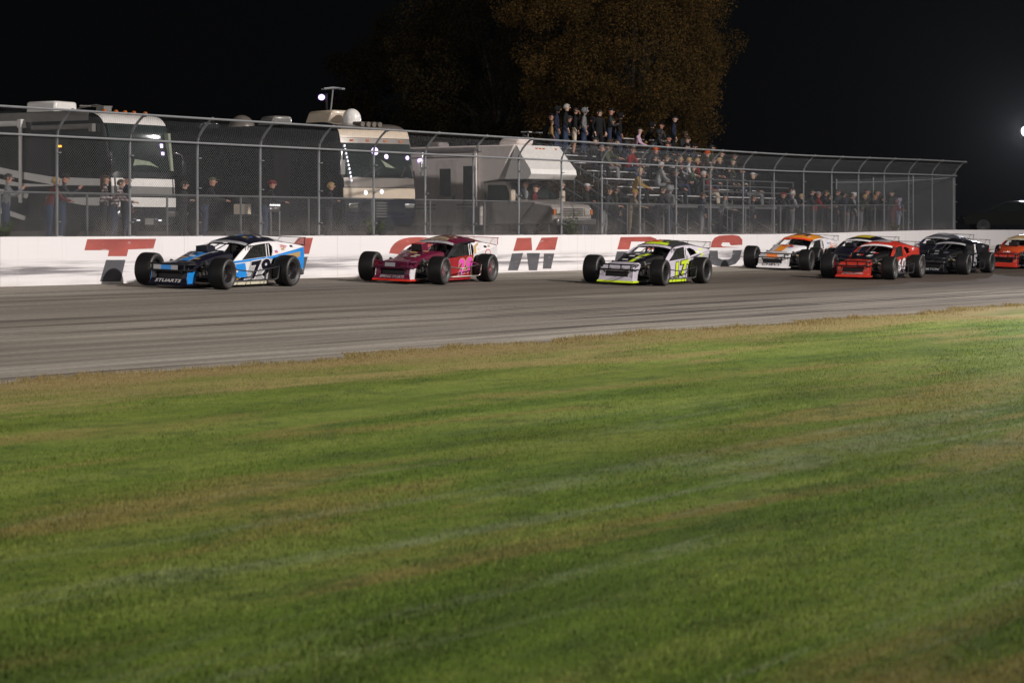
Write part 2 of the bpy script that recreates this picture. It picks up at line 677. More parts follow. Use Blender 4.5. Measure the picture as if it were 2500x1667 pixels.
# tyre marks: long curved streaks of rubber
tm = NT("tyre_rubber_mark")
t1 = tm.noise(1.0, 4, .65, (.25, 14, 1))
tm.b.inputs["Base Color"].default_value = (.045, .040, .040, 1)
tm.b.inputs["Roughness"].default_value = .9
tm.L(tm.range(t1, .38, .60, .05, .85), tm.b.inputs["Alpha"])
mb = MB()
TM = random.Random(5)
for k in range(46):
    s0 = TM.uniform(-12, 48)
    ln = TM.uniform(5, 26)
    d0 = TM.choice([TM.uniform(9.5, 16.6), TM.uniform(12, 16.6), TM.uniform(4, 16)])
    sl_, cv, wd = TM.uniform(-.05, .05), TM.uniform(-.0022, .0022), TM.choice([.06, .09, .22])
    zz = .002 + .0001 * k
    for off in ((0, 1.75) if TM.random() < .35 else (0,)):
        pts = []
        for i in range(22):
            q = ln * i / 21
            d = d0 + off + sl_ * q + cv * (q - ln / 2) ** 2
            pts.append((s0 + q, min(EDGE - .4, max(1.0, d)), wd / 2 * min(1, 4 * i / 21, 4 * (21 - i) / 21 + .05)))
        for p, q in zip(pts, pts[1:]):
            mb.add([(p[0], -p[1] - p[2], gz(p[0], p[1]) + zz), (q[0], -q[1] - q[2], gz(q[0], q[1]) + zz), (q[0], -q[1] + q[2], gz(q[0], q[1]) + zz), (p[0], -p[1] + p[2], gz(p[0], p[1]) + zz)], [(0, 1, 2, 3)])
tag(in_frame(mb.build("track_marks", tm.m, smooth=0)), kind='structure')

# ------------------------------------------------------------------ concrete wall with the painted name
WH = 1.05
wl = NT("painted_concrete")
x_, y_, z_ = wl.xyz()
lw = wl.noise(1.0, 4, 0.6, (0.12, 1, 5.5))
lw2 = wl.noise(1.0, 5, 0.65, (0.5, 1, 14), (4, 0, 2))
big = wl.noise(0.16, 2, 0.5, (1, 1, 0.1), (3, 0, 0))
col = wl.mix(wl.range(lw2, 0.45, 0.8, 0, 0.10), (0.79, 0.765, 0.775), (0.55, 0.52, 0.52))
zrel = wl.math('SUBTRACT', z_, 0.51)
band = wl.math('MULTIPLY', wl.range(zrel, 0.14, 0.28), wl.range(zrel, 0.62, 0.36))
sc = wl.math('MULTIPLY', band, wl.range(lw, 0.42, 0.54))
sc = wl.math('MULTIPLY', sc, wl.range(big, 0.30, 0.44))
sc = wl.math('MULTIPLY', sc, wl.range(lw2, 0.30, 0.60))
col = wl.mix(wl.math('MULTIPLY', sc, 0.95), col, (0.15, 0.14, 0.155))
line = wl.math('MULTIPLY', wl.range(zrel, 0.245, 0.27), wl.range(zrel, 0.33, 0.30))
line = wl.math('MULTIPLY', line, wl.range(lw, 0.40, 0.55))
col = wl.mix(wl.math('MULTIPLY', line, 0.8), col, (0.22, 0.21, 0.23))
low = wl.math('MULTIPLY', wl.range(zrel, 0.16, 0.0), wl.range(lw2, 0.35, 0.65))
col = wl.mix(wl.math('MULTIPLY', low, 0.45), col, (0.45, 0.42, 0.39))
jf = wl.math('FRACT', wl.math('MULTIPLY', x_, 1 / 6.1))
col = wl.mix(wl.math('MULTIPLY', wl.math('LESS_THAN', jf, 0.004), 0.28), col, (0.25, 0.23, 0.22))
dr = wl.noise(1.0, 4, 0.6, (5.0, 1, 0.35), (1, 0, 7))
col = wl.mix(wl.range(dr, 0.54, 0.72, 0, 0.22), col, (0.50, 0.46, 0.44))
wl.L(col, wl.b.inputs["Base Color"])
wl.b.inputs["Roughness"].default_value = 0.6
wl.bump(lw2, 0.12, 0.01)
WALLM = wl.m
CAPM = pm("wall_top_edge", (0.28, 0.13, 0.15), 0.8, var=0.3, scale=2)
mb = MB()
ss = [-8 + i for i in range(0, 125)]
secs = [[(s, 0, .40 + lift(s)), (s, 0, .51 + WH + lift(s)), (s, .28, .51 + WH + lift(s)), (s, .30, .40 + lift(s))] for s in ss]
mb.loft(secs, 0, close=True)
k = 0
for i in range(len(mb.f)):
    f = mb.f[i]
    if len(f) == 4 and all(abs(mb.v[q][2] - .51 - WH - lift(mb.v[q][0])) < 1e-4 for q in f):
        mb.m[i] = 1
wall = in_frame(mb.build("concrete_wall", [WALLM, CAPM], smooth=0))
tag(wall, "long white painted concrete track wall with red and black lettering", "wall")

def worn_paint(name, c0, c1):
    g = NT(name)
    n1 = g.noise(1.0, 5, 0.68, (1.6, 1, 9), (3, 0, 1))
    n2 = g.noise(1.0, 3, 0.6, (0.5, 1, 2.2))
    col = g.ramp(n2, [(0.36, c0), (0.62, c1)])
    col = g.mix(g.range(n1, 0.60, 0.72, 0, 0.75), col, (0.62, 0.58, 0.58))
    col = g.mix(g.range(n1, 0.40, 0.30, 0, 0.4), col, (0.10, 0.06, 0.06))
    g.L(col, g.b.inputs["Base Color"])
    g.b.inputs["Roughness"].default_value = 0.65
    return g.m


RED = worn_paint("wall_paint_red", (0.30, 0.062, 0.050), (0.42, 0.090, 0.072))
GRY = worn_paint("wall_paint_grey", (0.055, 0.055, 0.065), (0.10, 0.10, 0.11))


def wpt(px, py):
    s = s_at(px, 0.0)
    D = (W0 + T * s).y
    return (s, z_at(py, D))


SPLIT = None


def letter(polys):
    """polys: (material index, [(px, py) on the photographed wall])"""
    mb = MB()
    for mi, pts in polys:
        q = [wpt(*p) for p in pts]
        mb.prism([(s, -0.004, z) for s, z in q], (0, 0.0035, 0), mi)
    mb.build("painted_letter", [RED, GRY], wall, smooth=0)


# T
letter([(0, [(213, 584), (381, 583), (374, 607), (313, 609), (309, 625.5), (263, 625.5), (266, 611), (206, 611)]),
        (1, [(259, 634.5), (306, 634.5), (294, 687), (244, 687)])])
# H
letter([(0, [(606, 583), (650, 583), (646, 600), (712, 600), (728, 581), (764, 580.5), (754, 620), (596, 622)]),
        (1, [(594, 630), (636, 630), (624, 684), (580, 684)]), (1, [(712, 628), (751, 627), (740, 670), (700, 678)])])


def ring(cx, cy, rx, ry, k, a0, a1, sl=0.16, n=14):
    out, inn = [], []
    for i in range(n + 1):
        t = R(a0 + (a1 - a0) * i / n)
        for lst, f in ((out, 1.0), (inn, k)):
            e = lambda v: math.copysign(abs(v) ** 0.75, v)
            X, Y = rx * f * e(math.cos(t)), ry * (f if f == 1 else f + .12) * e(math.sin(t))
            lst.append((cx + X + Y * sl, cy - Y))
    return out + inn[::-1]


# O (the upper half stands out above the second car)
letter([(0, ring(1012, 627, 64, 48, .52, 6, 174)), (1, ring(1010, 632, 64, 46, .52, -174, -6))])
# M
letter([(0, [(1262, 581), (1297, 580.5), (1299, 611), (1253, 613)]), (0, [(1322, 580.5), (1362, 579), (1355, 610), (1307, 611)]),
        (1, [(1250, 619), (1277, 618), (1264, 660), (1240, 660)]), (1, [(1286, 618), (1318, 618), (1311, 660), (1291, 660)]),
        (1, [(1328, 619), (1353, 619), (1345, 656), (1325, 656)])])
# P
letter([(0, [(1515, 579), (1588, 578), (1602, 583), (1606, 592), (1600, 609), (1575, 609), (1580, 594), (1572, 590), (1541, 590), (1536, 609), (1507, 609)]),
        (1, [(1506, 614), (1534, 614), (1524, 656), (1496, 656)]), (1, [(1536, 614), (1599, 614), (1590, 628), (1575, 633), (1533, 633)])])
# S
letter([(0, [(1735, 604.5), (1737, 592), (1744, 581), (1756, 575.5), (1788, 573.5), (1804, 576), (1812, 585), (1812, 598), (1784, 599), (1780, 592), (1764, 592), (1760, 598), (1764, 602), (1808, 604.5)]),
        (1, [(1731, 612), (1752, 612), (1753, 630), (1764, 634), (1779, 634), (1787, 628), (1789, 611), (1811, 611), (1806, 632), (1796, 644), (1778, 650), (1752, 650), (1736, 645), (1730, 636)])])

# ------------------------------------------------------------------ catch fence on the wall
wr = NT("fence_wire")
wx = wr.xyz()
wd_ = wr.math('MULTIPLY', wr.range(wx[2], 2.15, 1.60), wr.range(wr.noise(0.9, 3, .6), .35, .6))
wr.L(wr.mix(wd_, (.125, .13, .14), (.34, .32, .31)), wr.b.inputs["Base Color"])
wr.b.inputs["Roughness"].default_value = .55
wr.b.inputs["Metallic"].default_value = .1
WIRE = wr.m
WIRE_N = pm("new_fence_wire", (.30, .33, .35), .5, .1)
PIPE = pm("dull_pipe", (.13, .135, .14), .5, .3)
FZ0 = .51 + WH
PROF = [(0.0, 0.0), (2.17, 0.0)]          # (height above the wall, overhang towards the track)
for i in range(1, 7):
    t = i / 6
    PROF.append((2.17 + .60 * t - .05 * t * t, .42 * t ** 1.6))
HL = [0.0]
for p, q in zip(PROF, PROF[1:]):
    HL.append(HL[-1] + math.hypot(q[0] - p[0], q[1] - p[1]))


def prof(h):
    for i in range(len(HL) - 1):
        if h <= HL[i + 1] + 1e-9:
            t = (h - HL[i]) / (HL[i + 1] - HL[i])
            return PROF[i][0] + (PROF[i + 1][0] - PROF[i][0]) * t, PROF[i][1] + (PROF[i + 1][1] - PROF[i][1]) * t
    return PROF[-1]


FS0, FS1 = -5.0, 55.2
FD = -0.10


def fpt(s, h, off=0.0):
    z, ov = prof(h)
    return (s, -(FD + ov + off), FZ0 + z + lift(s))


fence = in_frame(empty("catch_fence"))
fence.location = W0
tag(fence, "tall galvanised chain link catch fence curving over the white wall", "fence")
POST_R = .029
ps = 55.15
posts = []
while ps > FS0:
    posts.append(ps)
    ps -= 2.42
pm0 = MB()
pm0.tube([fpt(0, HL[0]), fpt(0, HL[1])] + [fpt(0, h) for h in HL[2:]], POST_R, 8)
pmesh = None
for k, s in enumerate(posts):
    mb = MB()
    mb.tube([fpt(s, h, -.03) for h in HL], POST_R, 8)
    mb.ball((s, -(FD + PROF[-1][1]), FZ0 + PROF[-1][0] + lift(s)), .05, 8, 6)
    z0 = FZ0 + lift(s)
    for q in (0.30, 1.10, 1.80):
        mb.box((s, -FD - .03, z0 + q + .02), (.076, .076, .02))
    mb.box((s, -FD, z0 + .01), (.16, .14, .02))
    mb.build("fence_post", STEEL, fence)
for h, r in ((HL[1], .026), (HL[-1], .026)):
    mb = MB()
    n = 30
    mb.tube([fpt(FS0 + (FS1 - FS0) * i / n, h, .045) for i in range(n + 1)], r, 7)
    mb.build("fence_rail", STEEL, fence)


def chain_link(s0, s1, hmax, pt, pitch, r, name, mat, parent, knots):
    """two families of diagonal wires on the surface pt(s, h)"""
    V, F = [], []
    slope = 1.0
    for sg in (1, -1):
        st = s0 - hmax
        while st < s1 + hmax:
            hs = [h for h in knots]
            pts = []
            for h in hs:
                s = st + sg * h * slope
                pts.append((s, h))
            # clip to the span
            out = []
            for (sa, ha), (sb, hb) in zip(pts, pts[1:]):
                lo, hi = 0.0, 1.0
                if sb != sa:
                    ta, tb = (s0 - sa) / (sb - sa), (s1 - sa) / (sb - sa)
                    lo, hi = max(lo, min(ta, tb)), min(hi, max(ta, tb))
                if hi - lo < 1e-4:
                    continue
                out.append(((sa + (sb - sa) * lo, ha + (hb - ha) * lo), (sa + (sb - sa) * hi, ha + (hb - ha) * hi)))
            for (p, q) in out:
                A, B = Vector(pt(*p)), Vector(pt(*q))
                t = (B - A).normalized()
                x = t.cross(Vector((0, 1, 0.2))).normalized() * r
                y = t.cross(x).normalized() * r
                o = len(V)
                for P in (A, B):
                    V += [P + x, P - x * .5 + y * .87, P - x * .5 - y * .87]
                F += [(o, o + 1, o + 4, o + 3), (o + 1, o + 2, o + 5, o + 4), (o + 2, o, o + 3, o + 5)]
            st += pitch
    mb = MB()
    mb.v = [tuple(p) for p in V]
    mb.f = F
    mb.m = [0] * len(F)
    return mb.build(name, mat, parent, smooth=0, recalc=False)


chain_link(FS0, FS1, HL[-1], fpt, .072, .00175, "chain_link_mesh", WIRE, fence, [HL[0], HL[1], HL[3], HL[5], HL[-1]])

# return fence closing the end, running back from the track
rf = in_frame(empty("return_fence"))
rf.location = W0
tag(rf, "short galvanised fence running back from the far end of the catch fence", "fence")


def rpt(q, h):
    return (FS1 - .15 - q * .35, .15 + q, FZ0 - .1 + lift(55) + h * (1 - .08 * q / 4.5))


for q in (0.0, 1.5, 3.0, 4.4):
    MB().tube([rpt(q, 0), rpt(q, 2.35)], .03, 8).build("fence_post", STEEL, rf)
MB().tube([rpt(q, 2.2 - .06 * math.sin(q / 4.4 * 3.14)) for q in (0, 1.1, 2.2, 3.3, 4.4)], .02, 7).build("fence_rail", STEEL, rf)
chain_link(0, 4.4, 2.3, rpt, .060, .0021, "chain_link_mesh", WIRE_N, rf, [0, 2.3])

# pedestrian fence behind it
PD = -2.0
pf = in_frame(empty("spectator_fence"))
pf.location = W0
tag(pf, "waist high chain link spectator fence with a pipe top rail behind the catch fence", "fence")
PS0, PS1 = -7.0, s_at(2205, PD)


def ppt(s, h):
    return (s, -PD, 1.45 + lift(s) + h)


s = PS1
while s > PS0:
    MB().tube([ppt(s, -.02), ppt(s, 1.08)], .028, 7).build("fence_post", PIPE, pf)
    s -= 2.9
MB().tube([ppt(PS0 + (PS1 - PS0) * i / 24, 1.10) for i in range(25)], .024, 7).build("fence_rail", PIPE, pf)
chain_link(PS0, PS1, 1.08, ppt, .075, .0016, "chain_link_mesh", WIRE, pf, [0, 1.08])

# ------------------------------------------------------------------ race cars (x forward, y left, z up; origin on the ground under the middle)
BX, RXA = 1.36, -1.36             # axles
YB = .62


def belt(x):
    if x > .47:
        return .60 - (x - .47) * .28
    if x > -1.15:
        return .60 + (.47 - x) * .056
    return .69 + (-1.15 - x) * .137


def side_y(x, z):
    b = belt(x)
    y = YB if z <= b else YB - .12 * min(1, (z - b) / max(.05, 1.0 - b))
    if x < -2.0:
        y -= .02 * (-2.0 - x)
    return y


def side_panel(mb, pts, sg, mi=0, th=.014, lift_=0.0):
    """slab on the body side through (x, z) points; sg +1 left, -1 right"""
    fan = []
    n = len(pts)
    outer = [Vector((x, sg * (side_y(x, z) + lift_), z)) for x, z in pts]
    mb.prism(outer if sg > 0 else outer, (0, -sg * th, 0), mi)
    return mb


def curve2(pts, n=5):
    """Catmull-Rom through 2-D points"""
    out = []
    P = [pts[0]] + list(pts) + [pts[-1]]
    for i in range(1, len(P) - 2):
        for k in range(n):
            t = k / n
            p0, p1, p2, p3 = P[i - 1], P[i], P[i + 1], P[i + 2]
            out.append(tuple(.5 * ((2 * p1[j]) + (-p0[j] + p2[j]) * t + (2 * p0[j] - 5 * p1[j] + 4 * p2[j] - p3[j]) * t * t + (-p0[j] + 3 * p1[j] - 3 * p2[j] + p3[j]) * t ** 3) for j in range(len(p0))))
    out.append(tuple(pts[-1]))
    return out


_WH = {}


def wheel(parent, x, y, r, wd, sg, rim_mat, hub_mat, steer=0.0):
    key = (r, wd)
    if key not in _WH:
        h = wd / 2
        ri = .205
        t = MB()
        prof = [(ri, -h * .80), (ri + .025, -h * .93), (r * .80, -h * 1.04), (r * .90, -h * 1.02), (r * .965, -h * .90), (r * .992, -h * .70), (r, -h * .35), (r, h * .35),
                (r * .992, h * .70), (r * .965, h * .90), (r * .90, h * 1.02), (r * .80, h * 1.04), (ri + .025, h * .93), (ri, h * .80)]
        mis = [1, 1, 1, 1, 0, 0, 0, 0, 0, 1, 1, 1, 1]
        t.lathe_y(prof, 36, 0, mis)
        m = MB()
        m.lathe_y([(ri + .012, h * .86), (ri + .014, h * .80), (ri - .01, h * .76), (ri - .028, h * .45), (ri - .035, h * .05), (.10, h * -.05), (.075, h * .08), (.0, h * .10)], 28, 0,
                  [0, 0, 0, 0, 1, 1, 1])
        for k in range(5):
            a_ = k * 2 * math.pi / 5
            m.box((.125 * math.cos(a_), h * -.0, .125 * math.sin(a_)), (.035, .05, .035), 0)
        m.lathe_y([(ri + .012, -h * .86), (ri - .02, -h * .6), (.05, -h * .3), (0, -h * .3)], 20, 1)
        _WH[key] = (t.mesh("tyre", [RUBBER, SIDEWALL], 50), m)
    tm, m = _WH[key]
    e = empty("wheel", (x, y, r), (0 if sg > 0 else math.pi) + steer, parent)
    o = bpy.data.objects.new("tyre", tm)
    C.objects.link(o)
    o.parent = e
    rk = (key, rim_mat.name, hub_mat.name)
    if rk not in _WH:
        _WH[rk] = m.mesh("rim", [rim_mat, hub_mat], 30)
    o = bpy.data.objects.new("rim", _WH[rk])
    C.objects.link(o)
    o.parent = e
    return e


PLEXI = pm("clear_plastic", (0.62, 0.62, 0.64), 0.2, var=0.05)
PLEXI.node_tree.nodes["Principled BSDF"].inputs["Alpha"].default_value = 0.16
NETM = pm("window_net", (0.016, 0.018, 0.016), 0.8, var=0.4, scale=30)
ENG = pm("engine_metal", (0.16, 0.155, 0.15), 0.4, 0.8, var=0.5, scale=12)
HEADER = pm("header_pipe", (0.45, 0.36, 0.24), 0.35, 0.8, var=0.3, scale=10)


def race_car(name, label, px, py, D, psi, c, cat="race car"):
    """c: dict of colours and options. px, D: left front contact column and depth"""
    K = lambda k, dflt=None: c.get(k, dflt)
    # placement: left front contact point, then heading
    hx, hy = -math.sin(R(psi)), -math.cos(R(psi))
    hd = Vector((hx, hy, 0))
    lf_ = Vector((-hy * -1, hx, 0))
    left = Vector((-hy, hx, 0))
    SCL = 1.06
    TRK = .875
    lo, hi = D * .85, D * 1.2          # depth at which the ground contact falls on row py
    for _ in range(40):
        D = (lo + hi) / 2
        lfp = Vector(((px - 1250) / FPX * D, D, 0))
        if 562 + (CAMZ - gz(*sd(lfp))) / D * FPX > py:
            lo = D
        else:
            hi = D
    cen = lfp - hd * BX * SCL - left * TRK * SCL

    def g(lx, ly):
        p = cen + hd * lx * SCL + left * ly * SCL
        s, d = sd(p)
        return gz(s, max(d, 0.0))
    zl, zr, zf, zb = g(0, .83), g(0, -.83), g(BX, 0), g(RXA, 0)
    zc = (zl + zr + zf + zb) / 4
    Y = Vector((left.x, left.y, (zl - zr) / (1.66 * SCL))).normalized()
    X = Vector((hd.x, hd.y, (zf - zb) / (2.72 * SCL))).normalized()
    Z = X.cross(Y).normalized()
    Y = Z.cross(X)
    root = empty(name)
    root.matrix_world = Matrix(((X.x, Y.x, Z.x, cen.x), (X.y, Y.y, Z.y, cen.y), (X.z, Y.z, Z.z, zc + .004), (0, 0, 0, 1)))
    root.matrix_world = root.matrix_world @ Matrix.Scale(SCL, 4)
    tag(root, label, cat, "race cars running along the wall")
    rollz = K('roll', .03)

    def rl(v):
        """body roll: right side sits a little higher"""
        return v
    side, roof, hood, nose = K('side'), K('roof'), K('hood'), K('nose')
    rim, hub = K('rim', DARKM), K('hub', DARKM)
    st = K('steer', R(3))
    wheel(root, BX, TRK, .325, .35, 1, rim, hub, st)
    wheel(root, BX, -TRK, .345, .37, -1, rim, hub, st)
    wheel(root, RXA, TRK, .335, .36, 1, rim, hub)
    wheel(root, RXA, -TRK, .35, .38, -1, rim, hub)

    # chassis: floor pan, firewall, frame rails, engine, suspension
    mb = MB()
    mb.box((-.55, 0, .135), (3.5, 1.1, .03))
    mb.prism([(.36, -.56, .15), (.36, .56, .15), (.36, .56, .60), (.36, -.56, .60)], (-.02, 0, 0))
    mb.prism([(-1.52, -.56, .15), (-1.52, .56, .15), (-1.52, .50, .84), (-1.52, -.50, .84)], (-.02, 0, 0))
    mb.box((-2.05, 0, .42), (.6, .8, .36))
    for sg in (1, -1):
        mb.tube([(1.9, sg * .36, .22), (1.3, sg * .36, .24), (.6, sg * .42, .2), (-2.3, sg * .42, .22)], .035, 7)
        mb.tube([(1.45, sg * .36, .22), (1.40, sg * .66, .28)], .025, 6)
        mb.tube([(1.18, sg * .36, .22), (1.34, sg * .66, .28)], .025, 6)
        mb.tube([(1.42, sg * .32, .46), (1.37, sg * .66, .42)], .022, 6)
        mb.tube([(1.20, sg * .32, .46), (1.36, sg * .66, .42)], .022, 6)
        mb.tube([(1.30, sg * .58, .26), (1.25, sg * .40, .60)], .04, 8)
        mb.box((1.36, sg * .62, .33), (.12, .10, .22))
        mb.tube([(RXA, 0, .34), (RXA, sg * .66, .34)], .05, 8)
        mb.tube([(1.9, sg * .36, .22), (1.85, sg * .36, .5), (1.2, sg * .36, .52), (.4, sg * .42, .6)], .024, 6)
    mb.build("chassis", DARKM, root)
    mb = MB()
    mb.box((.92, 0, .40), (.66, .34, .30))
    mb.box((.92, .20, .52), (.56, .14, .10), ry=0)
    mb.box((.92, -.20, .52), (.56, .14, .10))
    mb.box((1.50, 0, .36), (.06, .56, .36))
    mb.lathe_y([(0, .28), (.07, .28), (.07, .38), (0, .38)], 12, 0, None, (1.30, 0, .42))
    mb.build("engine", ENG, root, bevel=.012)
    mb = MB()
    for sg in (1, -1):
        for k in range(4):
            x0 = .70 + .15 * k
            mb.tube([(x0, sg * .26, .50), (x0 - .03, sg * .38, .46), (x0 - .12, sg * .43, .34), (.42, sg * .50, .20)], .024, 7)
        mb.tube([(.42, sg * .50, .20), (-.2, sg * .58, .15)], .045, 9)
    mb.build("exhaust_header", HEADER, root)

    # nose
    hw = .44
    mb = MB()
    top = curve2([(1.42, .585), (1.66, .56), (1.86, .52), (1.97, .455)], 4)
    secs = []
    for x, z in top:
        ww = hw - .05 * (1.97 - x) / .5 if K('nose_taper', True) else hw
        secs.append([(x, -ww, z - .05), (x, -ww + .05, z - .006), (x, 0, z + .012), (x, ww - .05, z - .006), (x, ww, z - .05)])
    mb.loft(secs, 0)
    # cheeks, brow and lower valance round the grille opening
    for sg in (1, -1):
        mb.prism([(1.42, sg * (hw - .05), .54), (1.97, sg * hw, .405), (1.985, sg * hw, .36), (1.55, sg * (hw - .03), .38), (1.46, sg * (hw - .045), .42)], (0, -sg * .015, 0), 0)
        mb.prism([(1.55, sg * (hw - .03), .38), (1.985, sg * hw, .36), (2.03, sg * hw, .10), (1.66, sg * (hw - .02), .10)], (0, -sg * .015, 0), K('cheek_i', 0))
    mb.prism([(1.97, -hw, .46), (1.97, hw, .46), (1.985, hw, .36), (1.985, -hw, .36)], (-.02, 0, 0), 0)
    mb.prism([(1.985, -hw, .36), (1.985, -.30, .36), (2.0, -.30, .22), (2.0, -hw, .22)], (-.02, 0, 0), 0)
    mb.prism([(1.985, .30, .36), (1.985, hw, .36), (2.0, hw, .22), (2.0, .30, .22)], (-.02, 0, 0), 0)
    mb.prism([(2.0, -hw, .22), (2.0, hw, .22), (2.045, hw + .02, .115), (2.045, -hw - .02, .115)], (-.02, 0, 0), 0)
    mb.build("nose", [nose, K('cheek', nose)], root, smooth=30, bevel=.006)
    mb = MB()
    mb.box((1.90, 0, .29), (.02, .62, .17))
    for k in range(7):
        mb.box((1.925, 0, .215 + .025 * k), (.012, .61, .007))
    mb.build("grille", INTER, root, smooth=0)
    mb = MB()
    mb.prism([(2.047, -hw - .03, .118), (2.047, hw + .03, .118), (2.085, hw + .04, .07), (2.085, -hw - .04, .07)], (-.025, 0, 0))
    for sg in (1, -1):
        mb.prism([(2.06, sg * (hw + .035), .115), (2.085, sg * (hw + .04), .07), (1.55, sg * (hw + .01), .07), (1.55, sg * hw, .115)], (0, -sg * .012, 0))
    mb.build("nose_splitter", K('lip', nose), root, smooth=0)

    # hood with side skirts
    mb = MB()
    st_h = curve2([(1.44, .585, .31), (1.15, .655, .34), (.85, .725, .39), (.56, .775, .47), (.40, .78, .55)], 4)
    secs = [[(x, -w_, z - .13), (x, -w_, z - .03), (x, -w_ + .06, z), (x, 0, z + .018), (x, w_ - .06, z), (x, w_, z - .03), (x, w_, z - .13)] for x, z, w_ in st_h]
    mb.loft(secs, 0)
    mb.build("hood", hood, root, smooth=50)
    if K('stripe'):
        for (y0, y1, mt) in K('stripe'):
            mb = MB()
            secs = [[(x, y0 * w_ / .45, z + .021 - .006 * abs(y0)), (x, (y0 + y1) / 2 * w_ / .45, z + .022 - .01 * abs(y0 + y1)), (x, y1 * w_ / .45, z + .021 - .006 * abs(y1))] for x, z, w_ in st_h]
            secs = [[(p[0], p[1], p[2] - (.012 if abs(p[1]) > .2 else 0.002)) for p in s_] for s_ in secs]
            mb.loft(secs, 0)
            mb.build("hood_stripe", mt, root, smooth=60)
    # scoop or air box
    if K('scoop'):
        zs, hs, ws = .785, K('scoop_h', .115), K('scoop_w', .30)
        mb = MB()
        mb.prism([(.72, -ws / 2, zs), (.72, ws / 2, zs), (.76, ws * .46, zs + hs), (.76, -ws * .46, zs + hs)], (-.02, 0, 0), 1)
        mb.prism([(.74, -ws / 2, zs - .02), (.76, -ws * .46, zs + hs), (.41, -ws * .40, zs + hs + .02), (.42, -ws / 2, zs)], (0, .02, 0))
        mb.prism([(.74, ws / 2, zs - .02), (.76, ws * .46, zs + hs), (.41, ws * .40, zs + hs + .02), (.42, ws / 2, zs)], (0, -.02, 0))
        mb.prism([(.77, -ws * .47, zs + hs), (.77, ws * .47, zs + hs), (.48, ws * .41, zs + hs + .022), (.48, -ws * .41, zs + hs + .022)], (0, 0, .015), 2)
        mb.prism([(.48, -ws * .41, zs + hs + .02), (.48, ws * .41, zs + hs + .02), (.41, ws / 2, zs), (.41, -ws / 2, zs)], (-.015, 0, 0))
        mb.build("air_scoop", [K('scoop'), INTER, K('scoop_top', K('scoop'))], root, smooth=25, bevel=.01)

    # body sides: door skin and quarter
    for sg in (1, -1):
        mb = MB()
        up = [(x, belt(x)) for x in (.97, .80, .47, .08, -.4, -1.15)]
        side_panel(mb, up + [(-1.15, .13), (.97, .13), (1.0, .3)], sg, 0)
        mb.build("door_panel", K('side'), root, smooth=20)
        mb = MB()
        arch = [(RXA + .43 * math.cos(R(t)), .30 + .43 * math.sin(R(t))) for t in (170, 150, 130, 110, 90, 70)]
        q = [(-1.15, .69), (-1.5, .738), (-1.9, .793), (-2.3, .848), (-2.56, .884), (-2.60, .70), (-2.58, .38), (-2.25, .33), (-1.80, .34)] + arch[0:6] + [(-1.18, .66)]
        q = [(-1.15, .688), (-1.5, .736), (-1.9, .791), (-2.3, .846), (-2.56, .882), (-2.60, .70), (-2.58, .38), (-2.25, .33), (-1.80, .34),
             (-1.76, .50), (-1.66, .61), (-1.52, .67), (-1.36, .68), (-1.22, .655), (-1.16, .60)]
        side_panel(mb, q, sg, 0)
        mb.build("quarter_panel", K('quarter', side), root, smooth=20)
        # dark liner behind the rear wheel
        mb = MB()
        mb.prism([(-1.16, sg * .585, .14), (-1.16, sg * .585, .64), (-1.4, sg * .585, .68), (-1.7, sg * .585, .62), (-1.82, sg * .585, .3), (-1.8, sg * .585, .14)], (0, -sg * .02, 0))
        mb.build("wheel_liner", INTER, root, smooth=0)
        # greenhouse: front pillar, roof rail, sail panel
        mb = MB()
        pw = K('pillar', .34)
        po = curve2([(.47, .602), (.10, .79), (-.22, .92), (-.50, .985)], 4)
        pi_ = curve2([(-.56, .945), (-.34, .865), (-.12, .75), (.47 - pw, belt(.47 - pw) + .002)], 4)
        side_panel(mb, po + pi_, sg, 0)
        rr = [(-.50, .985), (-.8, 1.01), (-1.2, 1.03), (-1.50, 1.022), (-1.42, .985), (-1.2, .985), (-.9, .972), (-.56, .945)]
        side_panel(mb, rr, sg, 0)
        mb.build("windshield_pillar", K('apillar', side), root, smooth=20)
        mb = MB()
        if K('rear_window'):
            side_panel(mb, [(-1.06, .982), (-1.14, .98), (-1.28, .70), (-1.15, .69), (-1.10, .69)], sg, 0)
            side_panel(mb, [(-1.14, .98), (-1.20, .985), (-1.42, .985), (-1.50, 1.022), (-2.02, .985), (-2.56, .925), (-2.56, .884), (-1.9, .793), (-1.28, .71), (-1.32, .745), (-1.72, .80), (-1.62, .90), (-1.40, .955), (-1.20, .93)], sg, 0)
        else:
            sp = [(-1.15, .692), (-1.24, .80), (-1.28, .90), (-1.20, .984), (-1.42, .986), (-1.50, 1.022), (-1.85, 1.002), (-2.2, .965), (-2.56, .925), (-2.56, .886), (-2.3, .848), (-1.9, .793), (-1.5, .738)]
            side_panel(mb, sp, sg, 0)
        mb.build("sail_panel", K('sail', side), root, smooth=20)
        if K('belt_stripe'):
            mb = MB()
            b0, b1 = K('belt_band', (-.055, -.005))
            xs = [.90, .47, .08, -.4, -1.15, -1.5, -1.9, -2.3, -2.55]
            side_panel(mb, [(x, belt(x) + b1) for x in xs] + [(x, belt(x) + b0) for x in xs[::-1]], sg, 0, .004, .004)
            mb.build("belt_stripe", K('belt_stripe'), root, smooth=0)

    # roof
    mb = MB()
    rs = curve2([(-.42, .965, 1.035), (-.56, .995, 1.085), (-.85, 1.018, 1.135), (-1.2, 1.035, 1.155), (-1.5, 1.022, 1.13)], 4)
    secs = []
    for x, ze, zm in rs:
        row = []
        for k in range(-4, 5):
            t = k / 4
            row.append((x + .06 * t * t * 0, .505 * t, ze + (zm - ze) * (1 - abs(t) ** 2.4) + (-.012 * t)))
        secs.append(row)
    mb.loft(secs, 0)
    secs2 = [[(p[0], p[1] * .985, p[2] - .018) for p in row] for row in secs]
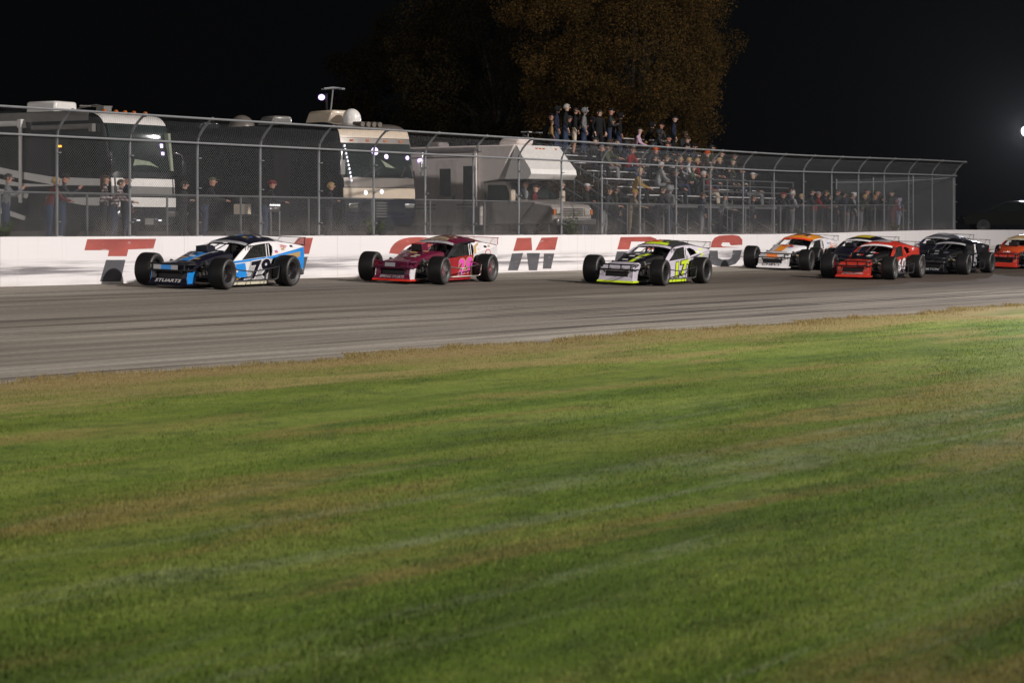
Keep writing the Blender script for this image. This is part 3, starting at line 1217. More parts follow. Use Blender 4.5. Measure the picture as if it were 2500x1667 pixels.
    mb.loft([r_[::-1] for r_ in secs2], 1)
    mb.build("roof", [roof, INTER], root, smooth=50)

    def roofz(x, y):
        for (a_, b_) in zip(rs, rs[1:]):
            if b_[0] <= x <= a_[0]:
                t = (x - a_[0]) / (b_[0] - a_[0])
                ze, zm = a_[1] + (b_[1] - a_[1]) * t, a_[2] + (b_[2] - a_[2]) * t
                break
        else:
            ze, zm = rs[-1][1:] if x < rs[-1][0] else rs[0][1:]
        t = y / .505
        return ze + (zm - ze) * (1 - min(1, abs(t)) ** 2.4) - .012 * t
    # windshield header banner
    mb = MB()
    row0 = [(-.415, .50 * k / 4, roofz(-.42, .505 * k / 4) - .002) for k in range(-4, 5)]
    row1 = [(-.325, .512 * k / 4, roofz(-.42, .505 * k / 4) - .052) for k in range(-4, 5)]
    mb.loft([row0, row1], 0)
    mb.loft([[(p[0] - .012, p[1], p[2]) for p in row1], [(p[0] - .012, p[1], p[2]) for p in row0]], 0)
    hb = mb.build("windshield_banner", K('banner', WHITEP), root, smooth=50)
    mb = MB()
    put_text(mb, K('banner_text', "RACE TIRES"), (-.372, 0, roofz(-.42, 0) - .022), (0, 1, 0), (-.87, 0, .5), .028, .62, mi=0, th=.006)
    mb.build("banner_lettering", K('banner_ink', BLACKP), root, smooth=0)
    # rear window / deck, tail
    mb = MB()
    dk = [(-1.50, 1.022, 1.13, .505), (-1.85, 1.0, 1.03, .53), (-2.2, .962, .97, .56), (-2.56, .922, .925, .60)]
    secs = [[(x, -w_, ze), (x, -w_ * .6, ze + (zm - ze) * .8), (x, 0, zm), (x, w_ * .6, ze + (zm - ze) * .8), (x, w_, ze)] for x, ze, zm, w_ in dk]
    mb.loft(secs, 0)
    mb.prism([(-2.56, -.60, .922), (-2.56, .60, .922), (-2.60, .60, .42), (-2.60, -.60, .42)], (.015, 0, 0), 0)
    mb.build("rear_deck", K('deck', roof), root, smooth=35)
    # windshield: right half open screen, left half with bars
    mb = MB()
    cage = K('cage', DARKM)
    for sg in (1, -1):
        mb.tube([(.34, sg * .54, .62), (-.40, sg * .46, .95), (-1.22, sg * .46, .99), (-1.30, sg * .48, .2)], .022, 7)
        mb.tube([(-1.22, sg * .44, .99), (-2.2, sg * .42, .6)], .02, 6)
    for y in (.0, -.16):
        mb.tube([(.36, y, .76), (-.38, y, .99)], .012, 5)
    mb.tube([(-.40, -.46, .95), (-.40, .46, .95)], .02, 6)
    mb.tube([(-1.24, -.46, .99), (-1.24, .46, .99)], .022, 6)
    mb.tube([(-1.28, -.46, .70), (-1.28, .46, .70)], .022, 6)
    mb.tube([(-1.26, -.42, .40), (-1.24, .42, .98)], .02, 6)
    mb.tube([(.30, -.5, .64), (.30, .5, .64)], .025, 7)
    mb.build("roll_cage", cage, root)
    mb = MB()
    for k in range(2):
        x = -.98 - .10 * k
        mb.tube([(x, .585, belt(x) - .02), (x - .01, .535, .965)], .015, 6)
    mb.build("window_bar", K('bars', WHITEP), root)
    # window net
    mb = MB()
    for k in range(10):
        z = .66 + .030 * k
        xa = .02 - .30 * max(0, (z - .62)) / .30
        mb.box(((xa - .95) / 2, .562 - .10 * (z - .62), z), (xa + .95, .006, .017))
    for k in range(9):
        x = -.12 - .1 * k
        mb.box((x, .556, .80), (.016, .006, .30))
    mb.build("window_net", NETM, root, smooth=0)
    # seat, steering wheel
    mb = MB()
    mb.prism([(-1.14, -.02, .2), (-1.14, .42, .2), (-1.22, .40, .92), (-1.22, .0, .92)], (.06, 0, 0))
    mb.box((-.95, .20, .25), (.46, .44, .12))
    for y in (-.03, .43):
        mb.box((-1.02, y, .5), (.3, .03, .35))
        mb.box((-1.10, y, .84), (.22, .025, .14))
    mb.build("seat", INTER, root, bevel=.02)
    mb = MB()
    mb.tube([(-.47 + .06 * math.sin(a_), .20 + .17 * math.cos(a_), .66 + .16 * math.sin(a_)) for a_ in [6.2832 * k / 14 for k in range(14)]], .014, 6, closed=True)
    mb.tube([(-.47, .20, .66), (-.1, .20, .58)], .018, 6)
    mb.build("steering_wheel", INTER, root)
    # spoiler: clear blade, top bar, struts
    mb = MB()
    mb.prism([(-2.54, -.62, .925), (-2.54, .62, .925), (-2.60, .62, 1.10), (-2.60, -.62, 1.10)], (-.006, 0, 0), 0)
    mb.build("spoiler_blade", PLEXI, root, smooth=0)
    mb = MB()
    mb.box((-2.60, 0, 1.105), (.025, 1.26, .016))
    for y in (-.5, 0, .5):
        mb.tube([(-2.59, y, 1.10), (-2.36, y, .95)], .006, 5)
    for y in (-.62, .62):
        mb.box((-2.57, y, 1.01), (.025, .008, .17))
    if K('spoiler_low', True):
        mb.box((-2.545, 0, .93), (.03, 1.25, .022))
    mb.build("spoiler_frame", K('spoiler', DARKM), root, smooth=0)

    # bumpers and nerf bars
    bm_ = K('bumper', DARKM)
    mb = MB()
    for z in (.535, .405):
        mb.tube([(1.75, -.47, z), (2.02, -.46, z), (2.10, -.36, z), (2.12, 0, z), (2.10, .36, z), (2.02, .46, z), (1.75, .47, z)], .021, 7)
    for y in (-.42, -.16, .16, .42):
        mb.tube([(2.10, y, .405), (2.10, y, .535)], .018, 6)
    for y in (-.3, .3):
        mb.tube([(2.10, y, .41), (1.9, y * 1.1, .25)], .018, 6)
    fb = mb.build("front_bumper", bm_, root)
    if K('bumper_plate'):
        mb = MB()
        for y0, y1, mt in K('bumper_plate'):
            i = K('plate_mats').index(mt)
            mb.prism([(2.128, y0, .42), (2.128, y1, .42), (2.128, y1, .52), (2.128, y0, .52)], (-.006, 0, 0), i)
        mb.build("bumper_plate", K('plate_mats'), root, smooth=0)
    mb = MB()
    for z in (.46, .24):
        mb.tube([(-2.5, .40, z), (-2.86, .46, z), (-2.92, .36, z), (-2.92, -.36, z), (-2.86, -.46, z), (-2.5, -.40, z)], .02, 7)
    for y in (-.36, -.12, .12, .36):
        mb.tube([(-2.92, y, .24), (-2.92, y, .46)], .018, 6)
    mb.build("rear_bumper", K('rbumper', bm_), root)
    nb = K('nerf', DARKM)
    for sg in (1, -1):
        mb = MB()
        y = .92
        mb.tube([(.92, sg * .60, .17), (.84, sg * (y - .06), .17), (.70, sg * y, .17), (-.76, sg * y, .17), (-.88, sg * (y), .20), (-.92, sg * y, .30), (-.94, sg * y, .44), (-.98, sg * .62, .52)], .019, 7)
        mb.tube([(.98, sg * .62, .46), (.30, sg * (y - .05), .38), (.16, sg * y, .37), (-.94, sg * y, .46), (-1.15, sg * .8, .52)], .015, 7)
        mb.tube([(.18, sg * y, .37), (.26, sg * y, .17)], .015, 6)
        mb.tube([(-.35, sg * y, .41), (-.33, sg * y, .17)], .015, 6)
        for x in (.55, -.1, -.7):
            mb.tube([(x, sg * y, .17), (x - .05, sg * .5, .15)], .016, 6)
        mb.build("nerf_bar", nb, root)
        # low skirt under the door
        mb = MB()
        mb.prism([(.85, sg * .60, .055), (.85, sg * .60, .125), (-1.05, sg * .60, .125), (-1.05, sg * .60, .055)], (0, -sg * .012, 0))
        mb.build("side_skirt", K('skirt', side), root, smooth=0)

    # lettering and numbers
    num = K('num')
    if num:
        mb = MB()
        rt, upv = (-1, 0, .085), (0.10, 0, 1)
        put_text(mb, num, (K('num_x', -.66), YB + .004, .405), rt, upv, K('num_h', .45), K('num_w', .90), .12, .085, 1, 1.06, .002)
        put_text(mb, num, (K('num_x', -.66), YB + .008, .405), rt, upv, K('num_h', .45) * .91, K('num_w', .90) * .94, .12, .045, 0, 1.15, .002)
        mb.build("door_number", [K('num_c'), K('num_o')], root, smooth=0)
        mb = MB()
        zz = roofz(-1.0, .1) + .014
        for (mi, off, k_) in ((1, .07, 1.0), (0, .035, .92)):
            vs, fs, wd = text_pts(num, 1.0, 0, off)
            sx, sy = .66 / wd * k_, .56 * k_
            pts = []
            for x, y in vs:
                X_, Y_ = -.95 - x * sx, -y * sy
                X_ = min(-.55, max(-1.46, X_))
                pts.append((X_, Y_, roofz(X_, max(-.5, min(.5, Y_))) + .006 + .004 * (1 - mi)))
            mb.add(pts, fs, mi)
        mb.build("roof_number", [K('rnum_c', K('num_c')), K('rnum_o', K('num_o'))], root, smooth=0)
    if K('nose_text'):
        mb = MB()
        put_text(mb, K('nose_text'), (2.028, 0, .172), (0, 1, 0), (-.4, 0, .92), .075, .62, .25, .02, 0, 1.0, .006)
        mb.build("nose_lettering", K('nose_ink', WHITEP), root, smooth=0)
    if K('hood_text'):
        mb = MB()
        put_text(mb, K('hood_text'), (1.93, 0, .517), (0, 1, 0), (-.85, 0, .5), .05, .58, .2, .01, 0, 1.0, .014)
        mb.build("hood_lettering", K('hood_ink', WHITEP), root, smooth=0)
    if K('sail_text'):
        t_, x_s, z_s, h_s, w_s, mt = K('sail_text')
        mb = MB()
        put_text(mb, t_, (x_s, side_y(x_s, z_s) + .008, z_s), (-1, 0, -.11), (0, -.3, .95), h_s, w_s, .1, .01, 0, 1.0, .003)
        mb.build("sail_lettering", mt, root, smooth=0)
    for (pn, pts, mt) in K('patches', []):
        mb = MB()
        side_panel(mb, pts, 1, 0, .004, .0045)
        mb.build(pn, mt, root, smooth=0)
    for (x0, x1, y0, y1, mt) in K('roof_patch', []):
        mb = MB()
        rows = []
        for i in range(7):
            x = x0 + (x1 - x0) * i / 6
            rows.append([(x, y0 + (y1 - y0) * k / 6, roofz(x, y0 + (y1 - y0) * k / 6) + .004) for k in range(7)])
        mb.loft(rows, 0)
        mb.build("roof_patch", mt, root, smooth=60)
    if K('sponsors'):
        hd_ = MB()
        rh = random.Random(len(label) * 13)
        for k in range(7):
            x, y_ = rh.uniform(.55, 1.30), rh.choice([-1, 1]) * rh.uniform(.04, .22)
            zh = .775 - (max(0, x - .56)) * .205 + .03
            hd_.prism([(x, y_, zh), (x + .10, y_, zh - .02), (x + .10, y_ + .13, zh - .02), (x, y_ + .13, zh)], (0, 0, .003), rh.randrange(len(K('sponsors'))))
        rr_ = MB()
        for k in range(5):
            x, y_ = rh.uniform(-1.35, -.55), rh.uniform(-.36, .26)
            rr_.loft([[(x, y_ + .1 * q / 3, roofz(x, y_ + .1 * q / 3) + .006) for q in range(4)], [(x - .1, y_ + .1 * q / 3, roofz(x - .1, y_ + .1 * q / 3) + .006) for q in range(4)]], rh.randrange(len(K('sponsors'))))
        hd_.build('hood_print', K('sponsors'), root, smooth=0)
        rr_.build('roof_print', K('sponsors'), root, smooth=60)
        rnd = random.Random(hash(name + label) % 1000 if False else len(label) * 7)
        mats = K('sponsors')
        mb = MB()
        for k in range(K('n_sp', 9) + 12):
            x = rnd.choice([rnd.uniform(.1, .85), rnd.uniform(.2, .8)])
            z = rnd.uniform(.18, .50) if x < .4 else rnd.uniform(.2, .42)
            wq, hq = rnd.uniform(.07, .17), rnd.uniform(.025, .06)
            side_panel(mb, [(x, z), (x + wq, z - .01), (x + wq - .015, z + hq), (x - .01, z + hq + .01)], 1, rnd.randrange(len(mats)), .003, .0035 + .0004 * k)
        for k in range(4):
            x = rnd.uniform(-2.2, -1.4)
            z = belt(x) + rnd.uniform(.03, .07)
            side_panel(mb, [(x, z), (x + .12, z), (x + .11, z + .045), (x, z + .05)], 1, rnd.randrange(len(mats)), .003, .0055 + .0004 * k)
        mb.build('sponsor_print', mats, root, smooth=0)
    for ch in root.children:
        if not ch.name.startswith('wheel') or ch.name.startswith('wheel_liner'):
            ch.scale = (1, 1, K('low', .93))
    return root


BLUE = paint("bright_blue", (0.015, 0.27, 0.78))
NAVY = paint("navy", (0.005, 0.005, 0.016))
SILV = paint("silver", (0.42, 0.42, 0.44))
MAROON = paint("maroon", (0.125, 0.008, 0.034))
DRED = paint("dark_red", (0.34, 0.020, 0.026))
PURP = paint("plum", (0.20, 0.025, 0.11))
PINK = paint("pink", (0.85, 0.09, 0.52))
GOLD = paint("gold", (0.50, 0.33, 0.14))
SCARL = paint("scarlet", (0.62, 0.035, 0.022))
LIME = paint("lime", (0.62, 0.80, 0.03))
LILAC = paint("pale_lilac", (0.58, 0.54, 0.62))
ORANGE = paint("orange", (0.85, 0.19, 0.015))
AMBER = paint("amber", (0.90, 0.32, 0.02))
CARRED = paint("car_red", (0.50, 0.035, 0.020))
FLUO = paint("fluorescent_red", (0.90, 0.07, 0.02))
GREYP = paint("graphite", (0.10, 0.10, 0.12))
OLIVE = paint("olive", (0.28, 0.33, 0.10))
YELP = paint("yellow", (0.75, 0.60, 0.04))
CREAM = paint("cream", (0.66, 0.62, 0.48))
MIXD = [WHITEP, BLUE, SCARL, GOLD, BLACKP]
CHR_B = pm("chrome_bar", (0.30, 0.28, 0.25), 0.3, 1.0, var=0.1)
REDM = pm("red_anodised", (0.30, 0.02, 0.03), 0.3, 0.6, var=0.1)
PLUMM = pm("plum_metal", (0.12, 0.018, 0.06), 0.35, 0.4, var=0.1)
BLUM = pm("violet_metal", (0.04, 0.03, 0.16), 0.35, 0.5, var=0.1)

car1 = race_car("race_car", "blue white and black open wheel race car leading the pack, number 79", 541, 707, 52.0, 24, dict(
    side=WHITEP, quarter=BLUE, roof=NAVY, hood=NAVY, nose=NAVY, cheek=BLUE, cheek_i=1, lip=NAVY, deck=WHITEP, sail=WHITEP, apillar=WHITEP,
    stripe=[(-.15, .15, BLUE), (-.21, -.15, SILV), (.15, .21, SILV)], scoop=NAVY, bumper=DARKM, bumper_plate=[(-.30, -.12, SILV), (-.12, .12, BLUE), (.12, .28, SILV)], plate_mats=[SILV, BLUE],
    belt_stripe=BLUE, num="79", num_c=NAVY, num_o=WHITEP, rnum_c=NAVY, rnum_o=SILV, nose_text="STUARTS", hood_text="SEEKONK", hood_ink=SILV, banner=SILV,
    rim=pm("dark_chrome", (0.30, 0.28, 0.30), .28, .95), hub=DARKM, skirt=CREAM, cage=BLACKP,
    patches=[("door_patch", [(-.02, .15), (-1.12, .15), (-1.12, .63), (-.25, .59)], SILV), ("door_patch", [(.80, .50), (.0, .55), (-.12, .22), (.30, .20), (.78, .34)], BLUE),
             ("quarter_decal", [(-1.72, .70), (-2.40, .78), (-2.40, .66), (-1.78, .58)], GOLD), ("lower_patch", [(.80, .16), (.05, .16), (.0, .22), (.80, .24)], NAVY)],
    sail_text=("SPEED", -1.75, .90, .07, .30, SCARL), sponsors=MIXD, n_sp=12))
car2 = race_car("race_car", "maroon race car with pink number, gold stripe and red air scoop", 1071, 695, 57.0, 23, dict(
    side=DRED, quarter=WHITEP, roof=MAROON, hood=MAROON, nose=MAROON, cheek=WHITEP, cheek_i=1, lip=SCARL, deck=DRED, sail=WHITEP, apillar=BLACKP, pillar=.16,
    scoop=MAROON, scoop_top=SCARL, scoop_h=.17, bumper=PLUMM, rbumper=BLUM, nerf=CHR_B, num="29", num_c=PINK, num_o=GOLD, rnum_c=MAROON, rnum_o=GOLD,
    nose_text="SPRING SPORTS", nose_ink=SILV, hood_text="MODIFIED TOUR", hood_ink=SILV, banner=SILV, rim=CHROME, hub=REDM, skirt=DRED, cage=PLUMM, bars=ALU,
    spoiler=pm("red_bar", (0.4, 0.03, 0.06), .4, var=.1), spoiler_low=False,
    bumper_plate=[(-.14, .12, SILV)], plate_mats=[SILV], roof_patch=[(-.44, -1.35, -.40, .22, paint('khaki', (.34, .30, .20)))],
    patches=[("gold_stripe", [(-1.14, .15), (-1.02, .15), (-1.12, .66), (-1.18, .69), (-1.145, .69)][0:3] + [(-1.0, .69), (-1.14, .69)][::-1][0:1], GOLD),
             ("sail_stripe", [(-1.16, .70), (-1.30, .90), (-1.60, .99), (-1.75, .985), (-1.42, .88), (-1.30, .72)], GOLD),
             ("round_decal", [(-2.0 + .17 * math.cos(R(t)), .72 + .10 * math.sin(R(t))) for t in range(0, 360, 24)], SCARL),
             ("round_decal_field", [(-2.0 + .14 * math.cos(R(t)), .72 + .078 * math.sin(R(t))) for t in range(0, 360, 24)][0:15], WHITEP),
             ("front_decal", [(.70 + .09 * math.cos(R(t)), .50 + .05 * math.sin(R(t))) for t in range(0, 360, 30)], WHITEP)],
    sponsors=[WHITEP, CREAM, GOLD, BLACKP], n_sp=8))
car3 = race_car("race_car", "pale silver race car with lime yellow number and an orange patch on the roof", 1610, 698, 61.8, 26, dict(
    side=LILAC, quarter=BLACKP, roof=pm('smoke_roof', (.045, .045, .05), .35, 0, .5), hood=BLACKP, nose=LILAC, lip=LIME, deck=GREYP, sail=LILAC, apillar=LILAC, pillar=.26,
    stripe=[(.10, .26, LIME)], bumper=BLACKP, nerf=DARKM, num="17", num_c=LIME, num_o=BLACKP, rnum_c=LIME, rnum_o=BLACKP, num_w=.92,
    banner=LILAC, rim=pm("gunmetal_rim", (.12, .12, .12), .3, .8), skirt=LIME, belt_stripe=LILAC, belt_band=(-.10, -.004), rear_window=True,
    roof_patch=[(-.64, -.98, -.34, .02, FLUO), (-.44, -.60, -.30, .30, LIME)], nose_text="", sponsors=[WHITEP, GREYP, LIME], n_sp=6,
    patches=[("lime_edge", [(-1.06, .16), (-1.13, .16), (-1.13, .68), (-1.09, .68)], LIME), ("quarter_decal", [(-2.0, .74), (-2.5, .80), (-2.5, .62), (-2.0, .56)], SILV), ("quarter_decal", [(-1.95, .80), (-2.08, .82), (-2.08, .55), (-1.95, .52)], LIME)]))
car4 = race_car("race_car", "white and orange race car with orange stripes on hood and roof, number 55", 1968, 661, 76.0, 25, dict(
    side=WHITEP, quarter=WHITEP, roof=AMBER, hood=WHITEP, nose=WHITEP, lip=WHITEP, deck=WHITEP, sail=WHITEP, apillar=WHITEP, pillar=.26,
    stripe=[(-.22, .14, AMBER)], bumper=DARKM, bumper_plate=[(-.14, .20, ORANGE), (-.34, -.14, SILV)], plate_mats=[ORANGE, SILV], num="55", num_c=AMBER, num_o=SCARL, rnum_c=BLACKP, rnum_o=AMBER,
    banner=FLUO, banner_ink=SILV, rim=pm("gunmetal_rim", (.12, .12, .12), .3, .8), skirt=BLACKP, nose_text="CHEVY", nose_ink=NAVY,
    patches=[("quarter_decal", [(-1.75, .80), (-2.45, .885), (-2.45, .76), (-1.75, .70)], ORANGE), ("door_patch", [(.5, .18), (-.2, .18), (-.2, .30), (.4, .34)], AMBER)],
    roof_patch=[(-.45, -1.4, -.5, -.36, SILV)], sponsors=[WHITEP, BLUE, SCARL, SILV], n_sp=6, spoiler_low=False))
car6 = race_car("race_car", "glossy red race car with black hood and white number 60", 2172, 683, 70.5, 25, dict(
    side=CARRED, quarter=CARRED, roof=CARRED, hood=BLACKP, nose=CARRED, lip=CARRED, deck=CARRED, sail=CARRED, apillar=CARRED, pillar=.16,
    bumper=BLACKP, num="60", num_c=WHITEP, num_o=NAVY, rnum_c=SILV, rnum_o=WHITEP, banner=WHITEP, banner_ink=CARRED, rim=CHROME, hub=REDM, skirt=BLACKP, rear_window=True,
    nose_text="JPRACING", nose_ink=SILV, roof_patch=[(-.95, -1.3, -.34, .05, SILV)], bars=CARRED, spoiler_low=False, sponsors=[WHITEP, SCARL, NAVY], n_sp=5,
    patches=[("skirt_patch", [(-.2, .14), (-1.1, .14), (-1.1, .24), (-.3, .24)], GREYP)]))
car5 = race_car("race_car", "dark navy race car with yellow roof patch half hidden behind the red car", 2124, 665, 82.5, 25, dict(
    side=NAVY, quarter=NAVY, roof=NAVY, hood=NAVY, nose=NAVY, lip=NAVY, scoop=NAVY, num="3", num_w=.36, num_c=SILV, num_o=NAVY, rnum_c=YELP, rnum_o=YELP, banner=WHITEP,
    roof_patch=[(-.60, -.95, -.30, .10, YELP)], bars=WHITEP, rim=DARKM, spoiler_low=False))
car8 = race_car("race_car", "black race car with silver outlined number 15 on its door", 2352, 671, 79.5, 26, dict(
    side=BLACKP, quarter=BLACKP, roof=BLACKP, hood=BLACKP, nose=BLACKP, lip=BLACKP, num="15", num_c=SILV, num_o=BLACKP, rnum_c=BLACKP, rnum_o=SILV, banner=SILV,
    rim=pm("gunmetal_rim", (.12, .12, .12), .3, .8), nose_text="MORTON", nose_ink=SILV, hood_text="PERFORMANCE", spoiler_low=False, skirt=BLACKP, apillar=pm("polished_black", (.03, .028, .04), .08, .6, 1.0),
    patches=[("quarter_decal", [(-2.48, .83), (-2.55, .84), (-2.55, .60), (-2.48, .60)], SCARL)], sponsors=[SILV, GREYP], n_sp=5))
car7 = race_car("race_car", "dark blue race car with grey roof running outside the black car", 2320, 655, 90.0, 25, dict(
    side=NAVY, quarter=NAVY, roof=GREYP, hood=NAVY, nose=NAVY, lip=NAVY, scoop=NAVY, num="8", num_w=.36, num_c=SILV, num_o=NAVY, banner=SILV, apillar=paint("royal_blue", (.02, .02, .16)),
    rnum_c=SILV, rnum_o=SILV, bars=WHITEP, spoiler_low=False))
car9 = race_car("race_car", "red orange race car cut off by the right edge of the view", 2524, 657, 86.0, 25, dict(
    side=CARRED, quarter=CARRED, roof=GOLD, hood=paint("red_orange", (.62, .08, .02)), nose=CARRED, lip=CARRED, scoop=INTER, num="21", num_c=WHITEP, num_o=BLACKP, rnum_c=GOLD, rnum_o=GOLD,
    banner=CREAM, nose_text="LIQUI", nose_ink=SILV, bumper=BLACKP, apillar=CARRED, spoiler_low=False))

# ------------------------------------------------------------------ people
SKIN = pm("skin", (0.42, 0.23, 0.16), 0.55, var=0.1)
HAIRD = pm("dark_hair", (0.02, 0.014, 0.01), 0.6, var=0.4)
EYE = pm("eye_dark", (0.012, 0.01, 0.01), 0.3)
LIP = pm("lip", (0.25, 0.09, 0.07), 0.5)
SHOE = pm("shoe", (0.03, 0.03, 0.032), 0.6)


def cloth(name, col):
    return pm("cloth_" + name, col, 0.9, var=0.22, scale=11, bump=0.15, spec=0.2)


CL = {n: cloth(n, c) for n, c in dict(
    black=(.012, .012, .014), charcoal=(.035, .036, .04), grey=(.17, .17, .18), lightgrey=(.26, .26, .27), navy=(.018, .022, .045), jeans=(.035, .050, .095), darkjeans=(.028, .036, .07),
    red=(.20, .018, .018), maroon=(.13, .018, .022), tan=(.28, .17, .07), cream=(.50, .43, .34), pink=(.55, .38, .48), olive=(.07, .075, .045), orange=(.65, .10, .02), yellow=(.30, .18, .04),
    white=(.48, .47, .48), blue=(.05, .10, .28), lavender=(.42, .42, .58), brown=(.07, .045, .03), camo=(.17, .14, .10), green=(.06, .085, .05)).items()}
# checked flannel
fl = NT("cloth_flannel")
fx = fl.xyz()


def stripes(v, k):
    return fl.math('GREATER_THAN', fl.math('FRACT', fl.math('MULTIPLY', v, k)), 0.5)


sx_ = fl.math('ADD', stripes(fx[1], 11), stripes(fx[2], 11))
fl.L(fl.ramp(fl.math('MULTIPLY', sx_, .5), [(0.2, (.05, .03, .03)), (.5, (.16, .10, .10)), (.9, (.5, .45, .45))]), fl.b.inputs["Base Color"])
fl.b.inputs["Roughness"].default_value = .9
CL["flannel"] = fl.m


def grow(nodes, edges, seg_tag, name):
    """skin a joint skeleton: nodes {id: (x, y, z, r)}, edges [(a, b)]; faces take the material of the nearest bone"""
    bm = bmesh.new()
    lay = bm.verts.layers.skin.verify()
    vm = {}
    for k, (x, y, z, r) in nodes.items():
        v = bm.verts.new((x, y, z))
        v[lay].radius = (r, r)
        vm[k] = v
    vm[list(nodes)[0]][lay].use_root = True
    for a_, b_ in edges:
        bm.edges.new((vm[a_], vm[b_]))
    me = bpy.data.meshes.new(name)
    bm.to_mesh(me)
    bm.free()
    o = bpy.data.objects.new(name, me)
    C.objects.link(o)
    sk = o.modifiers.new("skin", 'SKIN')
    sk.use_smooth_shade = True
    sk.branch_smoothing = .4
    su = o.modifiers.new("sub", 'SUBSURF')
    su.levels = su.render_levels = 1
    dg = bpy.context.evaluated_depsgraph_get()
    m2 = bpy.data.meshes.new_from_object(o.evaluated_get(dg))
    vs = [tuple(v.co) for v in m2.vertices]
    fs = [tuple(p.vertices) for p in m2.polygons]
    bpy.data.objects.remove(o)
    bpy.data.meshes.remove(me)
    P = [(Vector(nodes[a_][:3]), Vector(nodes[b_][:3]), seg_tag[(a_, b_)], (nodes[a_][3] + nodes[b_][3]) / 2) for a_, b_ in edges]
    ms = []
    for f in fs:
        c = sum((Vector(vs[i]) for i in f), Vector()) / len(f)
        best, bt = 1e9, 0
        for a_, b_, tg, r in P:
            ab = b_ - a_
            t = max(0, min(1, (c - a_).dot(ab) / max(1e-9, ab.length_squared)))
            dd = (c - a_ - ab * t).length - r
            if dd < best:
                best, bt = dd, tg
        ms.append(bt)
    return vs, fs, ms


